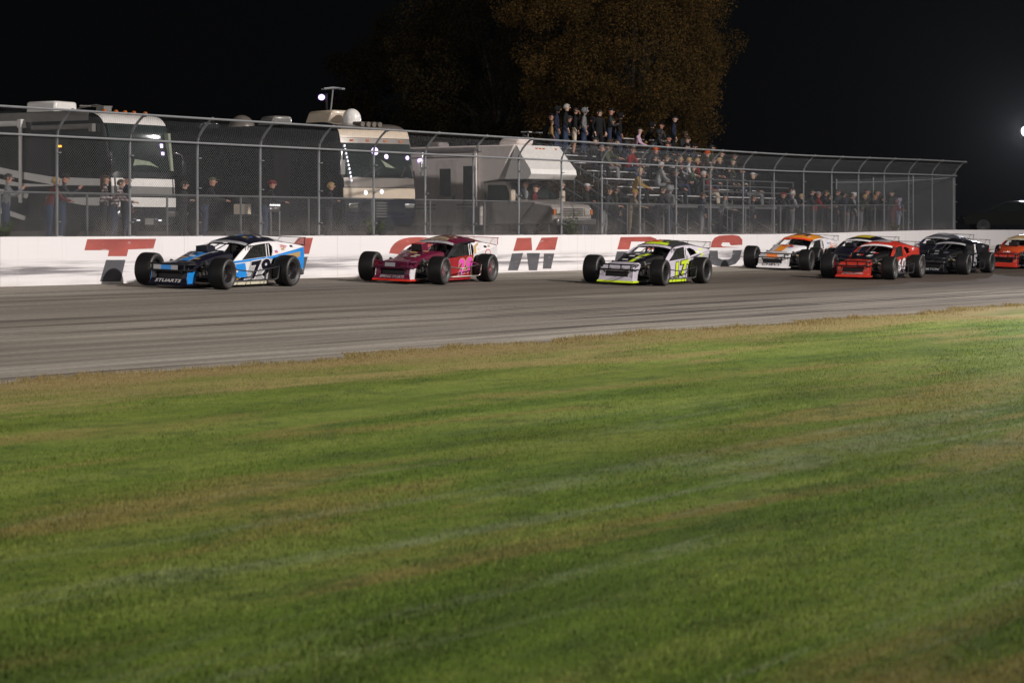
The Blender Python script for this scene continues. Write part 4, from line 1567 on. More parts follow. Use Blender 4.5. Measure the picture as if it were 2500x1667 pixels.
# material slots of a body: 0 skin, 1 top, 2 trousers, 3 shoes, 4 eyes, 5 lips, 6 shins (bare below shorts)
def person_mesh(pose):
    nd, ed, tg = {}, [], {}

    def J(k, x, y, z, r):
        nd[k] = (x, y, z, r)

    def E(a_, b_, t):
        ed.append((a_, b_))
        tg[(a_, b_)] = t
    sit = pose.startswith("sit")
    dz = -.80 if sit else 0.0
    lean = {"lean": .16, "sit": .10, "sit_fwd": .20}.get(pose, .03)
    J("pel", 0, 0, .95 + dz, .125)
    J("sp", lean * .25, 0, 1.12 + dz, .128)
    J("ch", lean * .8, 0, 1.33 + dz, .138)
    J("nk", lean + .01, 0, 1.475 + dz, .06)
    J("hd0", lean + .035, 0, 1.56 + dz, .070)
    J("hd1", lean + .035, 0, 1.635 + dz, .094)
    J("hd2", lean + .02, 0, 1.70 + dz, .078)
    E("pel", "sp", 1)
    E("sp", "ch", 1)
    E("ch", "nk", 1)
    E("nk", "hd0", 0)
    E("hd0", "hd1", 0)
    E("hd1", "hd2", 0)
    hx = lean + .035
    for sg, S in ((1, "l"), (-1, "r")):
        J("sh" + S, lean * .85, sg * .185, 1.405 + dz, .068)
        E("ch", "sh" + S, 1)
        if pose in ("lean",):
            el, wr, hn = (lean + .10, sg * .25, 1.16), (lean + .34, sg * .14, 1.10), (lean + .40, sg * .08, 1.10)
        elif pose == "cross":
            el, wr, hn = (lean + .06, sg * .26, 1.12), (lean + .24, sg * .05, 1.16), (lean + .24, -sg * .04, 1.18)
        elif pose == "phone":
            el, wr, hn = (lean + .14, sg * .24, 1.16), (lean + .34, sg * .10, 1.34), (lean + .38, sg * .05, 1.40)
        elif pose == "hand_up" and sg > 0:
            el, wr, hn = (lean + .18, sg * .24, 1.30), (lean + .20, sg * .14, 1.52), (lean + .17, sg * .11, 1.58)
        elif sit:
            el, wr, hn = (lean + .05, sg * .26, 1.15 + dz), (lean + .27, sg * .18, 1.04 + dz), (lean + .34, sg * .15, 1.02 + dz)
        else:
            el, wr, hn = (-.03, sg * .26, 1.14), (.08, sg * .245, .93), (.11, sg * .225, .85)
        J("el" + S, *el, .050)
        J("wr" + S, *wr, .036)
        J("hn" + S, *hn, .034)
        E("sh" + S, "el" + S, 1)
        E("el" + S, "wr" + S, 1)
        E("wr" + S, "hn" + S, 0)
        d = (Vector(hn) - Vector(wr)).normalized()
        side = d.cross(Vector((0, 0, 1)))
        side = Vector((1, 0, 0)) if side.length < .3 else side.normalized()
        curl = d.cross(side).normalized()
        if curl.z > 0:
            curl = -curl
        for k, (o_, ln) in enumerate(((-.026, .058), (-.009, .070), (.009, .066), (.026, .052))):
            p1 = Vector(hn) + d * .045 + side * o_
            p2 = p1 + d * ln * .45 + curl * .012
            p3 = p2 + d * ln * .35 + curl * .028
            J("f%d%s1" % (k, S), *p1, .0095)
            J("f%d%s2" % (k, S), *p2, .0085)
            J("f%d%s3" % (k, S), *p3, .0075)
            E("hn" + S, "f%d%s1" % (k, S), 0)
            E("f%d%s1" % (k, S), "f%d%s2" % (k, S), 0)
            E("f%d%s2" % (k, S), "f%d%s3" % (k, S), 0)
        q1 = Vector(hn) + side * (-.042) + d * .01
        q2 = q1 + d * .035 - side * .008 + curl * .01
        J("t" + S + "1", *q1, .0105)
        J("t" + S + "2", *q2, .009)
        E("hn" + S, "t" + S + "1", 0)
        E("t" + S + "1", "t" + S + "2", 0)
        J("hp" + S, -.005, sg * .095, .88 + dz, .100)
        E("pel", "hp" + S, 2)
        if sit:
            J("kn" + S, .44, sg * .13, .93 + dz, .066)
            J("an" + S, .46, sg * .13, .50 + dz, .044)
            J("to" + S, .62, sg * .15, .45 + dz, .042)
        else:
            fw = .05 * sg if pose == "stand" else .02 * sg
            J("kn" + S, .02 + fw * .6, sg * .105, .49, .064)
            J("an" + S, -.02 + fw, sg * .11, .09, .046)
            J("to" + S, .14 + fw, sg * .14, .045, .044)
        E("hp" + S, "kn" + S, 2)
        E("kn" + S, "an" + S, 6)
        E("an" + S, "to" + S, 3)
    vs, fs, ms = grow(nd, ed, tg, "person_body")
    mb = MB()
    mb.add(vs, fs)
    mb.m = ms
    hz = 1.635 + dz
    # face: nose, brow, mouth, eyes, ears
    mb.ball((hx + .098, 0, hz - .012), (.022, .015, .024), 7, 5, 0)
    for sg in (1, -1):
        mb.ball((hx + .083, sg * .034, hz + .016), (.010, .014, .009), 7, 5, 4)
        mb.ball((hx - .005, sg * .094, hz - .005), (.022, .012, .032), 7, 5, 0)
    mb.box((hx + .080, 0, hz - .058), (.014, .045, .010), 5)
    return mb.mesh("person_body", [SKIN, CL["black"], CL["darkjeans"], SHOE, EYE, LIP, CL["darkjeans"]], 60), hx, hz


PM = {p: person_mesh(p) for p in ("stand", "lean", "cross", "phone", "hand_up", "sit", "sit_fwd")}


def head_gear(kind, hx, hz):
    mb = MB()
    c = (hx - .008, 0, hz + .018)
    if kind in ("hair", "beanie"):
        k = 1.0 if kind == "hair" else 1.06
        vs = []
        mb.ball(c, (.110 * k, .101 * k, .108 * k), 14, 8, 0, .18 if kind == "beanie" else .30)
        mb.ball((c[0] - .018, 0, c[2] - .01), (.098 * k, .099 * k, .10 * k), 14, 8, 0, -.55 if kind == "hair" else -.1)
        if kind == "beanie":
            mb.tube([(c[0] + .112 * math.cos(6.2832 * q / 16), .105 * math.sin(6.2832 * q / 16), c[2] + .025) for q in range(16)], .016, 6, closed=True)
    elif kind == "cap":
        mb.ball(c, (.113, .104, .110), 14, 7, 0, .22)
        mb.prism([(c[0] + .085, .075, c[2] + .035), (c[0] + .15, .062, c[2] + .022), (c[0] + .19, 0, c[2] + .018), (c[0] + .15, -.062, c[2] + .022), (c[0] + .085, -.075, c[2] + .035)], (0, 0, .012), 0)
    elif kind == "hood":
        mb.ball((c[0] - .022, 0, c[2] - .01), (.125, .122, .128), 14, 9, 0, -.75)
        mb.tube([(c[0] + .05 + .03 * math.cos(a_), .10 * math.sin(a_), c[2] - .015 + .115 * math.cos(a_)) for a_ in [6.2832 * q / 14 for q in range(14)]], .022, 6, closed=True)
    elif kind == "long":
        mb.ball(c, (.112, .104, .108), 14, 8, 0, .28)
        mb.loft([[(c[0] - .03 + .07 * math.cos(a_) - .03, .108 * math.sin(a_) * w_, c[2] + z) for a_ in [math.pi * (.5 + q / 8) for q in range(9)]] for z, w_ in ((.06, .95), (-.05, 1.0), (-.16, 1.08), (-.27, .95))])
    elif kind == "helmet":
        mb.ball((c[0], 0, c[2] - .01), (.15, .135, .15), 16, 10, 0, -.85)
    return mb


_HG = {}


def add_gear(p, pose, kind, mt):
    hx, hz = PM[pose][1], PM[pose][2]
    key = (pose.startswith("sit"), round(hx, 3), kind)
    if key not in _HG:
        _HG[key] = head_gear(kind, hx, hz).mesh({"hair": "hair", "long": "hair", "cap": "cap", "beanie": "beanie", "hood": "hood", "helmet": "helmet"}[kind], mt, 60)
    o = bpy.data.objects.new(_HG[key].name.split(".")[0], _HG[key])
    C.objects.link(o)
    o.parent = p
    o.material_slots[0].link = 'OBJECT'
    o.material_slots[0].material = mt
    return o


CROWD_RNG = random.Random(3)
SKINS = [SKIN, pm("skin_pale", (.52, .32, .24), .55), pm("skin_ruddy", (.44, .21, .15), .55)]


def person(label, p, face, pose, top, legs, gear, gear_c, group, scale=1.0, shorts=False, cat="person"):
    me, hx, hz = PM[pose]
    o = bpy.data.objects.new("person", me)
    C.objects.link(o)
    o.location = p
    o.rotation_euler = (0, 0, math.atan2(face[1], face[0]))
    o.scale = (scale * 1.12, scale * 1.14, scale)
    tag(o, label, cat, group)
    sk = CROWD_RNG.choice(SKINS)
    for i, mt in ((0, sk), (1, CL[top]), (2, CL[legs]), (6, sk if shorts else CL[legs])):
        o.material_slots[i].link = 'OBJECT'
        o.material_slots[i].material = mt
    if gear:
        add_gear(o, pose, gear, CL[gear_c] if gear_c in CL else gear_c)
    return o


def facing(deg):
    """direction of view: 0 straight at the track, positive turned up the track towards the coming cars"""
    a_ = R(deg)
    v = N * math.cos(a_) + T * math.sin(a_)
    return (v.x, v.y)


BLOND = pm("blond_hair", (.40, .27, .11), .6, var=.3)
BROWN = pm("brown_hair", (.07, .04, .02), .6, var=.3)
GREYH = pm("grey_hair", (.42, .40, .38), .6, var=.2)
GFENCE = "spectators leaning on the fence"
FENCE_PEOPLE = [
    # px, head row, depth behind wall, pose, top, legs, gear, gear colour, turn, label
    (14, 424, -2.55, "phone", "grey", "darkjeans", "hair", HAIRD, 35, "spectator in grey jacket holding hands up at the left edge of the fence"),
    (118, 432, -2.6, "lean", "maroon", "jeans", "hair", BLOND, 60, "blond spectator in red jacket and jeans leaning on the fence"),
    (152, 424, -2.55, "phone", "charcoal", "jeans", "beanie", "black", 40, "spectator in black beanie beside the blond one in red"),
    (252, 428, -2.65, "cross", "flannel", "black", "long", BROWN, 45, "long haired spectator in checked flannel shirt by the pale motorhome front"),
    (278, 438, -2.5, "lean", "flannel", "darkjeans", "hair", BROWN, 30, "shorter brown haired spectator in checked shirt leaning close to the long haired one"),
    (305, 430, -3.0, "stand", "navy", "darkjeans", "cap", "black", 60, "spectator in black cap standing behind the flannel shirts"),
    (446, 442, -2.9, "cross", "black", "black", "hair", HAIRD, 20, "spectator in black standing by the corner of the pale motorhome"),
    (500, 433, -2.5, "lean", "black", "darkjeans", "cap", "olive", 40, "spectator in olive cap and black jacket at the fence"),
    (647, 440, -2.6, "lean", "black", "jeans", "beanie", "maroon", 40, "spectator in dark red beanie and black jacket alone at the fence"),
    (803, 445, -2.6, "cross", "black", "charcoal", "hair", BLOND, 30, "short blond spectator in black before the dark motorhome"),
    (840, 442, -2.8, "stand", "black", "charcoal", "hair", HAIRD, 50, "dark haired spectator in black beside the short blond one"),
    (1278, 438, -2.7, "stand", "grey", "jeans", "cap", "charcoal", 50, "tall spectator in grey sweatshirt and dark cap by the camper cab"),
    (1303, 451, -2.5, "cross", "maroon", "tan", "cap", "brown", 20, "spectator in dark red jacket and brown cap with folded arms"),
    (1366, 441, -3.2, "stand", "brown", "brown", "hair", BROWN, 60, "spectator in brown standing by the camper's front wheel"),
    (1428, 448, -2.6, "cross", "black", "darkjeans", "cap", "white", 25, "spectator in white cap and black shirt with folded arms"),
    (1474, 458, -2.55, "lean", "charcoal", "grey", "hair", BROWN, 10, "brown haired spectator in charcoal leaning below the bleachers"),
    (1499, 455, -2.7, "stand", "olive", "black", "hair", HAIRD, 50, "dark haired spectator in olive coat below the bleachers"),
    (1536, 463, -2.5, "lean", "camo", "camo", "beanie", "yellow", 40, "child in yellow beanie and camouflage suit at the fence"),
    (1604, 455, -2.7, "lean", "black", "black", "hair", HAIRD, 10, "dark haired spectator in black leaning below the lowest bench"),
    (1632, 452, -3.1, "stand", "grey", "darkjeans", "hood", "grey", 70, "spectator in grey hood standing below the lowest bench"),
    (1900, 470, -2.6, "lean", "charcoal", "black", "cap", "red", 40, "spectator in red cap and charcoal jacket past the bleacher end"),
    (1932, 466, -2.7, "cross", "lightgrey", "grey", "hair", GREYH, 50, "grey haired spectator in pale grey sweatshirt and grey trousers"),
    (1953, 473, -3.2, "stand", "black", "black", "hair", BLOND, 40, "fair haired spectator in black between the grey sweatshirt and the red jacket"),
    (1986, 468, -2.6, "lean", "red", "charcoal", "cap", "lightgrey", 40, "spectator in red jacket and pale cap leaning on the fence"),
    (2022, 474, -2.7, "cross", "black", "black", "hair", HAIRD, 40, "dark haired spectator in black right of the red jacket and pale cap"),
    (2068, 472, -2.7, "lean", "charcoal", "grey", "hair", BROWN, 40, "brown haired spectator in charcoal left of the white hooded one"),
    (2081, 470, -2.9, "stand", "lightgrey", "grey", "hood", "white", 40, "spectator in white hood and pale grey clothes"),
    (2101, 474, -2.6, "lean", "olive", "grey", "hair", BLOND, 40, "fair haired spectator in olive leaning by a fence post"),
    (2125, 476, -2.7, "lean", "charcoal", "black", "cap", "tan", 40, "spectator in tan cap and charcoal jacket near the fence end"),
    (2152, 478, -2.8, "cross", "black", "black", "hair", HAIRD, 40, "dark haired spectator in black left of the red coat"),
    (2178, 482, -2.6, "lean", "red", "red", "hair", HAIRD, 40, "dark haired spectator in long red coat near the fence end"),
    (2193, 484, -2.9, "stand", "lavender", "lavender", "hood", "lavender", 40, "last spectator in lavender hooded suit at the fence end"),
    (1836, 478, -3.4, "stand", "charcoal", "black", "hair", BROWN, 30, "brown haired spectator in charcoal under the end of the bleachers"),
    (1712, 470, -2.7, "stand", "navy", "grey", "hair", BROWN, 40, "brown haired spectator in navy below the middle of the benches"),
    (1758, 474, -2.7, "lean", "grey", "black", "cap", "navy", 20, "spectator in navy cap and grey jacket below the middle of the benches"),
]
for (px, py, d, pose, top, legs, gear, gc, turn, lab) in FENCE_PEOPLE:
    s = s_at(px, d)
    p = at(s, d)
    zg = 1.45 + lift(s)
    zt = z_at(py, p.y)
    sc = (zt - zg) / 1.755
    sc = min(1.12, max(.80, sc))
    person(lab, (p.x, p.y, zg), facing(turn), pose, top, legs, gear, gc, GFENCE, sc)

# ------------------------------------------------------------------ bleachers
BL = in_frame(empty("bleachers"))
BL.location = W0
tag(BL, "aluminium spectator bleachers with rows of benches behind the fence", "bleachers")
ROWS = 9
BS0, BS1 = 39.6, 51.6
ROWD = lambda r: -6.5 - .56 * r
ROWZ = lambda r: 3.0 + .295 * r
BLG = 1.45
for r in range(ROWS):
    d, z = ROWD(r), ROWZ(r)
    mb = MB()
    mb.box(((BS0 + BS1) / 2, -d, z - .02), (BS1 - BS0, .26, .04))
    mb.build("bench", pm("bench_aluminium", (.72, .72, .74), .35, .15), BL, smooth=0, bevel=.008)
    mb = MB()
    mb.box(((BS0 + BS1) / 2, -d - .02 + .30 * 0 - .36, z - .40), (BS1 - BS0, .24, .035))
    mb.build("footboard", pm("worn_aluminium", (.22, .22, .23), .5, .6), BL, smooth=0)
for k in range(7):
    s = BS0 + .3 + (BS1 - BS0 - .6) * k / 6
    mb = MB()
    mb.tube([(s, 6.3, BLG), (s, 6.3, 2.9)], .035, 6)
    mb.tube([(s, -ROWD(ROWS - 1) + .2, BLG), (s, -ROWD(ROWS - 1) + .2, ROWZ(ROWS - 1) - .05)], .035, 6)
    mb.tube([(s, 6.1, 2.55), (s, -ROWD(ROWS - 1) + .2, ROWZ(ROWS - 1) - .12)], .04, 6)
    mb.tube([(s, 6.3, BLG + .2), (s, -ROWD(ROWS - 1) + .2, ROWZ(4))], .025, 6)
    for r in range(ROWS):
        mb.tube([(s, -ROWD(r), ROWZ(r) - .04), (s, -ROWD(r), ROWZ(r) - .45)], .025, 5)
    mb.build("bleacher_frame", pm("dull_steel", (.12, .12, .125), .5, .4), BL, smooth=40)
mb = MB()
for z in (3.35, 3.12, 2.9):
    mb.tube([(BS0 + 4, 5.55, z + .25), (BS1 - .1, 5.55, z + .25)], .022, 6)
for k in range(5):
    s = BS0 + 4 + (BS1 - BS0 - 4.1) * k / 4
    mb.tube([(s, 5.55, BLG), (s, 5.55, 3.62)], .022, 6)
mb.build("guard_rail", PIPE, BL)
mb = MB()
mb.box(((BS0 + BS1) / 2 + 1, 6.02, 2.56), (BS1 - BS0 - 2, .5, .05))
mb.build("walkway", pm("worn_aluminium", (.22, .22, .23), .5, .6), BL, smooth=0)

GTOP, GSEAT = "spectators standing at the top of the bleachers", "spectators seated on the bleachers"
TOP_PEOPLE = [
    (1345, 300, "stand", "tan", "black", "hair", BROWN, 40, "child in tan coat, first on the bleacher top", .70),
    (1357, 256, "stand", "navy", "jeans", "hood", "black", 30, "spectator in navy jacket and black hood behind the child in tan", 1.0),
    (1379, 248, "stand", "black", "jeans", "hair", GREYH, 30, "tallest spectator in black sweatshirt and blue jeans on the bleacher top", 1.06),
    (1401, 268, "hand_up", "black", "cream", "hair", HAIRD, 40, "spectator in black sweatshirt and cream shorts standing on a bench", 1.0),
    (1424, 256, "stand", "grey", "jeans", "hood", "grey", 30, "spectator in grey hooded sweatshirt and jeans on the bleacher top", 1.02),
    (1461, 268, "stand", "black", "black", "hair", HAIRD, -20, "spectator all in black left of the wide grey jacket", 1.0),
    (1487, 262, "cross", "charcoal", "darkjeans", "cap", "black", 30, "broad spectator in charcoal grey jacket and black cap", 1.05),
    (1511, 274, "stand", "black", "jeans", "hood", "black", 30, "spectator in black hood and jeans right of the broad one", .97),
    (1643, 280, "stand", "navy", "black", "cap", "black", 30, "spectator in dark t-shirt and cap standing alone on the bleacher top", 1.0),
]
for (px, py, pose, top, legs, gear, gc, turn, lab, sc) in TOP_PEOPLE:
    best = None
    for r in range(3, ROWS):
        d = ROWD(r)
        s = s_at(px, d)
        p = at(s, d)
        e = abs(z_at(py, p.y) - (ROWZ(r) + 1.77 * sc))
        if s < BS1 and (best is None or e < best[0]):
            best = (e, r, p, s)
    e, r, p, s = best
    person(lab, (p.x, p.y, ROWZ(r) + .002), facing(turn), pose, top, legs, gear, gc, GTOP, sc, shorts=(legs == "cream"))
SEATED = [
    (1452, 357, "charcoal", "black", "cap", "grey", "spectator in grey cap and charcoal coat seated below the standing group"),
    (1475, 360, "olive", "grey", "cap", "charcoal", "spectator in dark cap and olive coat seated below the standing group"),
    (1530, 350, "red", "jeans", "hair", BROWN, "spectator in bright red jacket seated below the pink coat"),
    (1546, 306, "pink", "black", "long", HAIRD, "spectator in pale pink coat seated near the bleacher top"),
    (1576, 304, "black", "tan", "hood", "black", "spectator in black hood and tan trousers seated near the bleacher top"),
    (1591, 368, "black", "black", "cap", "orange", "spectator in black with orange cap in the crowded rows"),
    (1618, 380, "black", "charcoal", "hair", BROWN, "brown haired spectator in black beside the orange cap"),
    (1606, 392, "lightgrey", "grey", "hair", GREYH, "grey haired spectator in pale grey below the orange cap"),
    (1645, 383, "lightgrey", "charcoal", "hair", BLOND, "blond spectator in pale grey in the crowded rows"),
    (1667, 387, "white", "jeans", "hair", BLOND, "blond spectator in white jacket and jeans in the crowded rows"),
    (1684, 391, "green", "black", "beanie", "green", "spectator in green beanie and green coat in the crowded rows"),
    (1694, 379, "red", "black", "hair", BLOND, "blond spectator in red in the crowded rows"),
    (1711, 367, "brown", "charcoal", "beanie", "orange", "spectator in fluorescent orange beanie and brown coat"),
    (1702, 412, "charcoal", "black", "hair", GREYH, "grey haired spectator in charcoal low in the crowded rows"),
    (1722, 414, "maroon", "cream", "hair", BROWN, "spectator in maroon and cream trousers low in the crowded rows"),
    (1748, 380, "black", "black", "hair", BLOND, "blond spectator in black right of the orange beanie"),
    (1780, 392, "olive", "olive", "cap", "green", "spectator in pale green cap and olive suit at the right of the rows"),
    (1829, 415, "black", "grey", "cap", "white", "last spectator in white cap at the right end of the rows"),
    (1546, 432, "yellow", "black", "hair", BLOND, "fair spectator in yellow low on the bleachers"),
    (1640, 408, "black", "black", "hair", BROWN, "brown haired spectator in black below the blond ones"),
]
for k, (px, py, top, legs, gear, gc, lab) in enumerate(SEATED):
    best = None
    for r in range(0, ROWS):
        d = ROWD(r)
        s = s_at(px, d)
        p = at(s, d)
        e = abs(z_at(py, p.y) - (ROWZ(r) + .96))
        if s < BS1 - .2 and (best is None or e < best[0]):
            best = (e, r, p, s)
    e, r, p, s = best
    person(lab, (p.x, p.y, ROWZ(r) - .01), facing(CROWD_RNG.uniform(0, 50)), CROWD_RNG.choice(("sit", "sit_fwd")), top, legs, gear, gc, GSEAT, CROWD_RNG.uniform(.96, 1.04))

# ------------------------------------------------------------------ motorhomes (x forward, y left, z up; origin on the ground below the middle of the front)
RVDARK = pm("coach_dark_paint", (0.016, 0.018, 0.020), 0.22, 0.0, 0.7, .2, 1.5)
RVWHITE = pm("coach_white", (0.66, 0.64, 0.62), 0.35, 0, .4, .05)
RVGREY = pm("coach_grey", (0.17, 0.165, 0.155), 0.35, 0, .4, .08)
RVBEIGE = pm("coach_beige", (0.56, 0.47, 0.37), 0.35, 0, .4, .06)
RVTAUPE = pm("coach_taupe", (0.16, 0.14, 0.125), 0.35, .2, .4, .08)
CAMPER = pm("camper_wall", (0.74, 0.66, 0.63), 0.5, 0, .1, .06)
CAMPERD = pm("camper_trim", (0.16, 0.14, 0.14), 0.5)
SCREEN = pm("windscreen", (0.014, 0.021, 0.020), 0.06, 0, 0, .6, 1.2, spec=.7)
CURT = pm("curtain", (0.20, 0.23, 0.17), .9, var=.2)
GLOWV = pm("lamp_glint_glow", (.8, .75, 1), .3, emit=(.66, .46, 1.0), estr=2.6)  # violet glow shared by real lamps and painted windscreen reflections
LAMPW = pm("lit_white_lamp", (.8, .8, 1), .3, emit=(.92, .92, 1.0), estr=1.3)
LAMPO = pm("lit_amber_lamp", (.9, .4, .05), .3, emit=(1.0, .35, .04), estr=3)
AMBL = pm("amber_lens", (.45, .12, .02), .3)
TYRE = pm("road_tyre", (.015, .015, .015), .7)


def rv_wheel(mb_parent, x, y, r=.46, wd=.28):
    mb = MB()
    mb.lathe_y([(.0, -wd / 2), (r * .9, -wd / 2), (r, -wd * .35), (r, wd * .35), (r * .9, wd / 2), (r * .58, wd / 2), (r * .56, wd * .3), (0, wd * .3)], 20, 0, [0, 0, 0, 0, 0, 1, 1], (x, y, r))
    return mb.build("wheel", [TYRE, CHROME], mb_parent)


def front_section(wd, pts):
    pass


def class_a(name, label, front_pt, heading, L, H, Wd, c):
    hd = Vector(heading).normalized()
    root = empty(name, front_pt, math.atan2(hd.y, hd.x))
    tag(root, label, "motorhome")
    h2 = Wd / 2
    prof = curve2([(-.02, .38), (.06, .70), (.07, 1.15), (.02, 1.72), (-.10, 2.35), (-.25, 2.95), (-.55, H - .08), (-1.1, H)], 4)
    # body shell: loft of cross-sections along x with a rounded nose
    mb = MB()
    side = [(x, z) for x, z in prof] + [(-L, H), (-L, .40)]
    for sg in (1, -1):
        pass
    ring_l = [Vector((x, h2 - .04, z)) for x, z in side]
    ys = [(-h2, .10), (-h2 + .10, .02), (-h2 * .5, 0), (0, -.02), (h2 * .5, 0), (h2 - .10, .02), (h2, .10)]
    secs = []
    for y, pull in ys:
        secs.append([(x - (pull if x > -1.2 else 0), y, z - (.05 if abs(y) > h2 - .01 and z > H - .2 else 0)) for x, z in side])
    mb.loft(secs, 0, close=False)
    n = len(side)
    for sec in (secs[0], secs[-1]):
        mb.add(sec, [tuple(range(n))])
    mb.build("body", c["body"], root, smooth=40)
    F = lambda z: next((a[0] + (b[0] - a[0]) * (z - a[1]) / (b[1] - a[1]) for a, b in zip(prof, prof[1:]) if a[1] <= z <= b[1]), -.6)

    def front_patch(nm, z0, z1, y0, y1, mt, lift_=.012, k=7, smooth=60):
        mb = MB()
        rows = []
        for i in range(k + 1):
            z = z0 + (z1 - z0) * i / k
            row = []
            for j in range(9):
                y = y0 + (y1 - y0) * j / 8
                t = max(0, (abs(y) - (h2 - .10)) / .10)
                row.append((F(z) + lift_ + .02 - .02 * (abs(y) / h2) ** 2 - .09 * t * t, y, z))
            rows.append(row)
        mb.loft(rows, 0)
        mb.loft([[(p[0] - .02, p[1], p[2]) for p in r_] for r_ in rows[::-1]], 0)
        return mb.build(nm, mt, root, smooth=smooth)
    for nm, z0, z1, y0, y1, mt, l_ in c["front"]:
        front_patch(nm, z0, z1, y0, y1, mt, l_)

    def side_poly(nm, pts, mt, th=.008, parent=None):
        """slab on the right-hand side (towards the camera) through (x, z) points"""
        mb = MB()
        mb.prism([(x, -h2 - th, z) for x, z in pts], (0, th + .004, 0), 0)
        return mb.build(nm, mt, root if parent is None else parent, smooth=0)
    for nm, pts, mt, th in c["side"]:
        side_poly(nm, pts, mt, th)
    for x in c["wheels"]:
        for sg in (1, -1):
            rv_wheel(root, x, sg * (h2 - .12))
    return root, F, side_poly, front_patch


# first motorhome: dark sides with pale swooping stripes, white face
d1 = -4.6
s1 = s_at(272, d1)
s1b = s1 + 2.5
p = at((s1 + s1b) / 2, d1)
Wd1 = 2.5
rv1, F1, sp1, fp1 = class_a("motorhome", "dark coach motorhome with white face and pale swooping side stripes", (p.x, p.y, 1.45), N, 10.5, 3.28, Wd1, dict(
    body=RVDARK,
    front=[("windshield", 1.74, 2.93, -1.18, 1.18, SCREEN, .016), ("roof_cap", 2.95, 3.27, -1.22, 1.22, RVWHITE, .014), ("white_band", 1.36, 1.56, -1.24, 1.24, RVWHITE, .02),
           ("grey_band", 1.12, 1.36, -1.24, 1.24, RVGREY, .014), ("front_bumper", .84, 1.08, -1.25, 1.25, RVWHITE, .05), ("lower_panel", .40, .82, -1.20, 1.20, RVDARK, .02)],
    side=[("roof_trim", [(-10.4, 3.02), (-.75, 3.02), (-.75, 3.26), (-10.4, 3.26)], RVGREY, .012),
          ("side_stripe", [(-4.6, 2.02), (-3.2, 1.78), (-1.9, 1.60), (-.1, 1.53), (-.1, 1.36), (-1.9, 1.40), (-3.2, 1.60), (-4.6, 1.88)], RVWHITE, .022),
          ("side_stripe", [(-4.8, 1.72), (-3.9, 1.60), (-3.0, 1.45), (-1.4, 1.38), (-3.0, 1.36), (-3.9, 1.46)], RVWHITE, .022),
          ("side_stripe", [(-4.8, 1.42), (-3.6, 1.30), (-2.75, 1.18), (-2.80, 1.06), (-3.7, 1.20), (-4.8, 1.34)], RVWHITE, .022),
          ("side_stripe", [(-4.8, 1.02), (-3.8, .86), (-2.85, .60), (-2.9, .50), (-3.9, .74), (-4.8, .92)], RVWHITE, .022),
          ("side_stripe", [(-2.2, 1.08), (-.1, 1.07), (-.1, .86), (-.9, .88)], RVWHITE, .022),
          ("side_window", [(-1.65, 1.80), (-.45, 1.80), (-.55, 2.70), (-1.65, 2.70)], GLASS_D, .014),
          ("entry_door", [(-2.75, .55), (-2.0, .55), (-2.0, 2.72), (-2.75, 2.72)], pm("door_dark", (.026, .026, .028), .3, 0, .4), .015),
          ("side_window", [(-4.6, 1.95), (-3.2, 1.95), (-3.2, 2.70), (-4.6, 2.70)], GLASS_D, .014)],
    wheels=[-1.6, -7.2]))
mb = MB()
mb.tube([(-10, -1.36, 2.98), (-2.95, -1.36, 2.98)], .075, 10)
mb.box((-2.9, -1.36, 2.98), (.12, .2, .22))
mb.build("awning", RVWHITE, rv1)
mb = MB()
mb.tube([(-2.9, -1.40, 2.92), (-2.9, -1.40, .95)], .05, 8)
mb.build("awning_arm", RVWHITE, rv1)
mb = MB()
mb.tube([(-2.55, -1.34, 2.86), (-.60, -1.34, 2.86)], .07, 10)
mb.box((-.55, -1.34, 2.83), (.12, .16, .2))
mb.build("door_awning", RVGREY, rv1)
mb = MB()
mb.prism([(-3.6, -.45, 3.27), (-3.6, .45, 3.27), (-3.6, .42, 3.60), (-3.6, -.42, 3.60)], (1.0, 0, 0))
mb.build("air_conditioner", RVWHITE, rv1, bevel=.06)
mb = MB()
mb.tube([(-2.2, -.2, 3.30), (-1.9, -.2, 3.42), (-1.4, -.2, 3.46), (-1.1, -.2, 3.40)], .03, 6)
mb.tube([(-1.7, -.5, 3.44), (-1.3, .3, 3.44)], .02, 5)
mb.box((-1.15, -.2, 3.36), (.25, .3, .12))
mb.build("roof_antenna", RVGREY, rv1)
for y in (-.8, -.35, 0, .35, .8):
    MB().ball((-.62, y, 3.27), (.07, .05, .05), 8, 5).build("clearance_lamp", AMBL, rv1)
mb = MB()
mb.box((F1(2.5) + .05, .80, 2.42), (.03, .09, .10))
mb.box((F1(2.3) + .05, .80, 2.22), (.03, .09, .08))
mb.build("lamp_glint_glow", GLOWV, rv1, smooth=0)  # floodlight reflections in the glass, added as glowing chips
MB().box((-1.7, -1.285, 2.38), (.14, .03, .05)).build("amber_lamp", LAMPO, rv1, smooth=0)
mb = MB()
mb.prism([(F1(1.85) + .012, -.5, 1.78), (F1(1.85) + .012, .75, 1.78), (F1(1.9) + .012, .2, 2.0), (F1(1.95) + .012, -.35, 2.05)], (.022, 0, 0))
mb.prism([(F1(2.2) + .012, 1.02, 1.78), (F1(2.2) + .012, 1.12, 1.78), (F1(2.7) + .02, 1.10, 2.75), (F1(2.7) + .02, 1.0, 2.75)], (.12, 0, 0))
mb.build("curtain", CURT, rv1, smooth=0)
for sg in (1, -1):
    mb = MB()
    mb.box((.10, sg * .95, .66), (.06, .34, .16))
    mb.build("headlight", CHROME, rv1, bevel=.02)
    mb = MB()
    mb.tube([(-.2, sg * 1.22, 2.3), (.12, sg * 1.40, 2.2), (.14, sg * 1.40, 2.0)], .025, 6)
    mb.box((.14, sg * 1.40, 1.86), (.12, .16, .36))
    mb.build("mirror", RVDARK, rv1, bevel=.02)
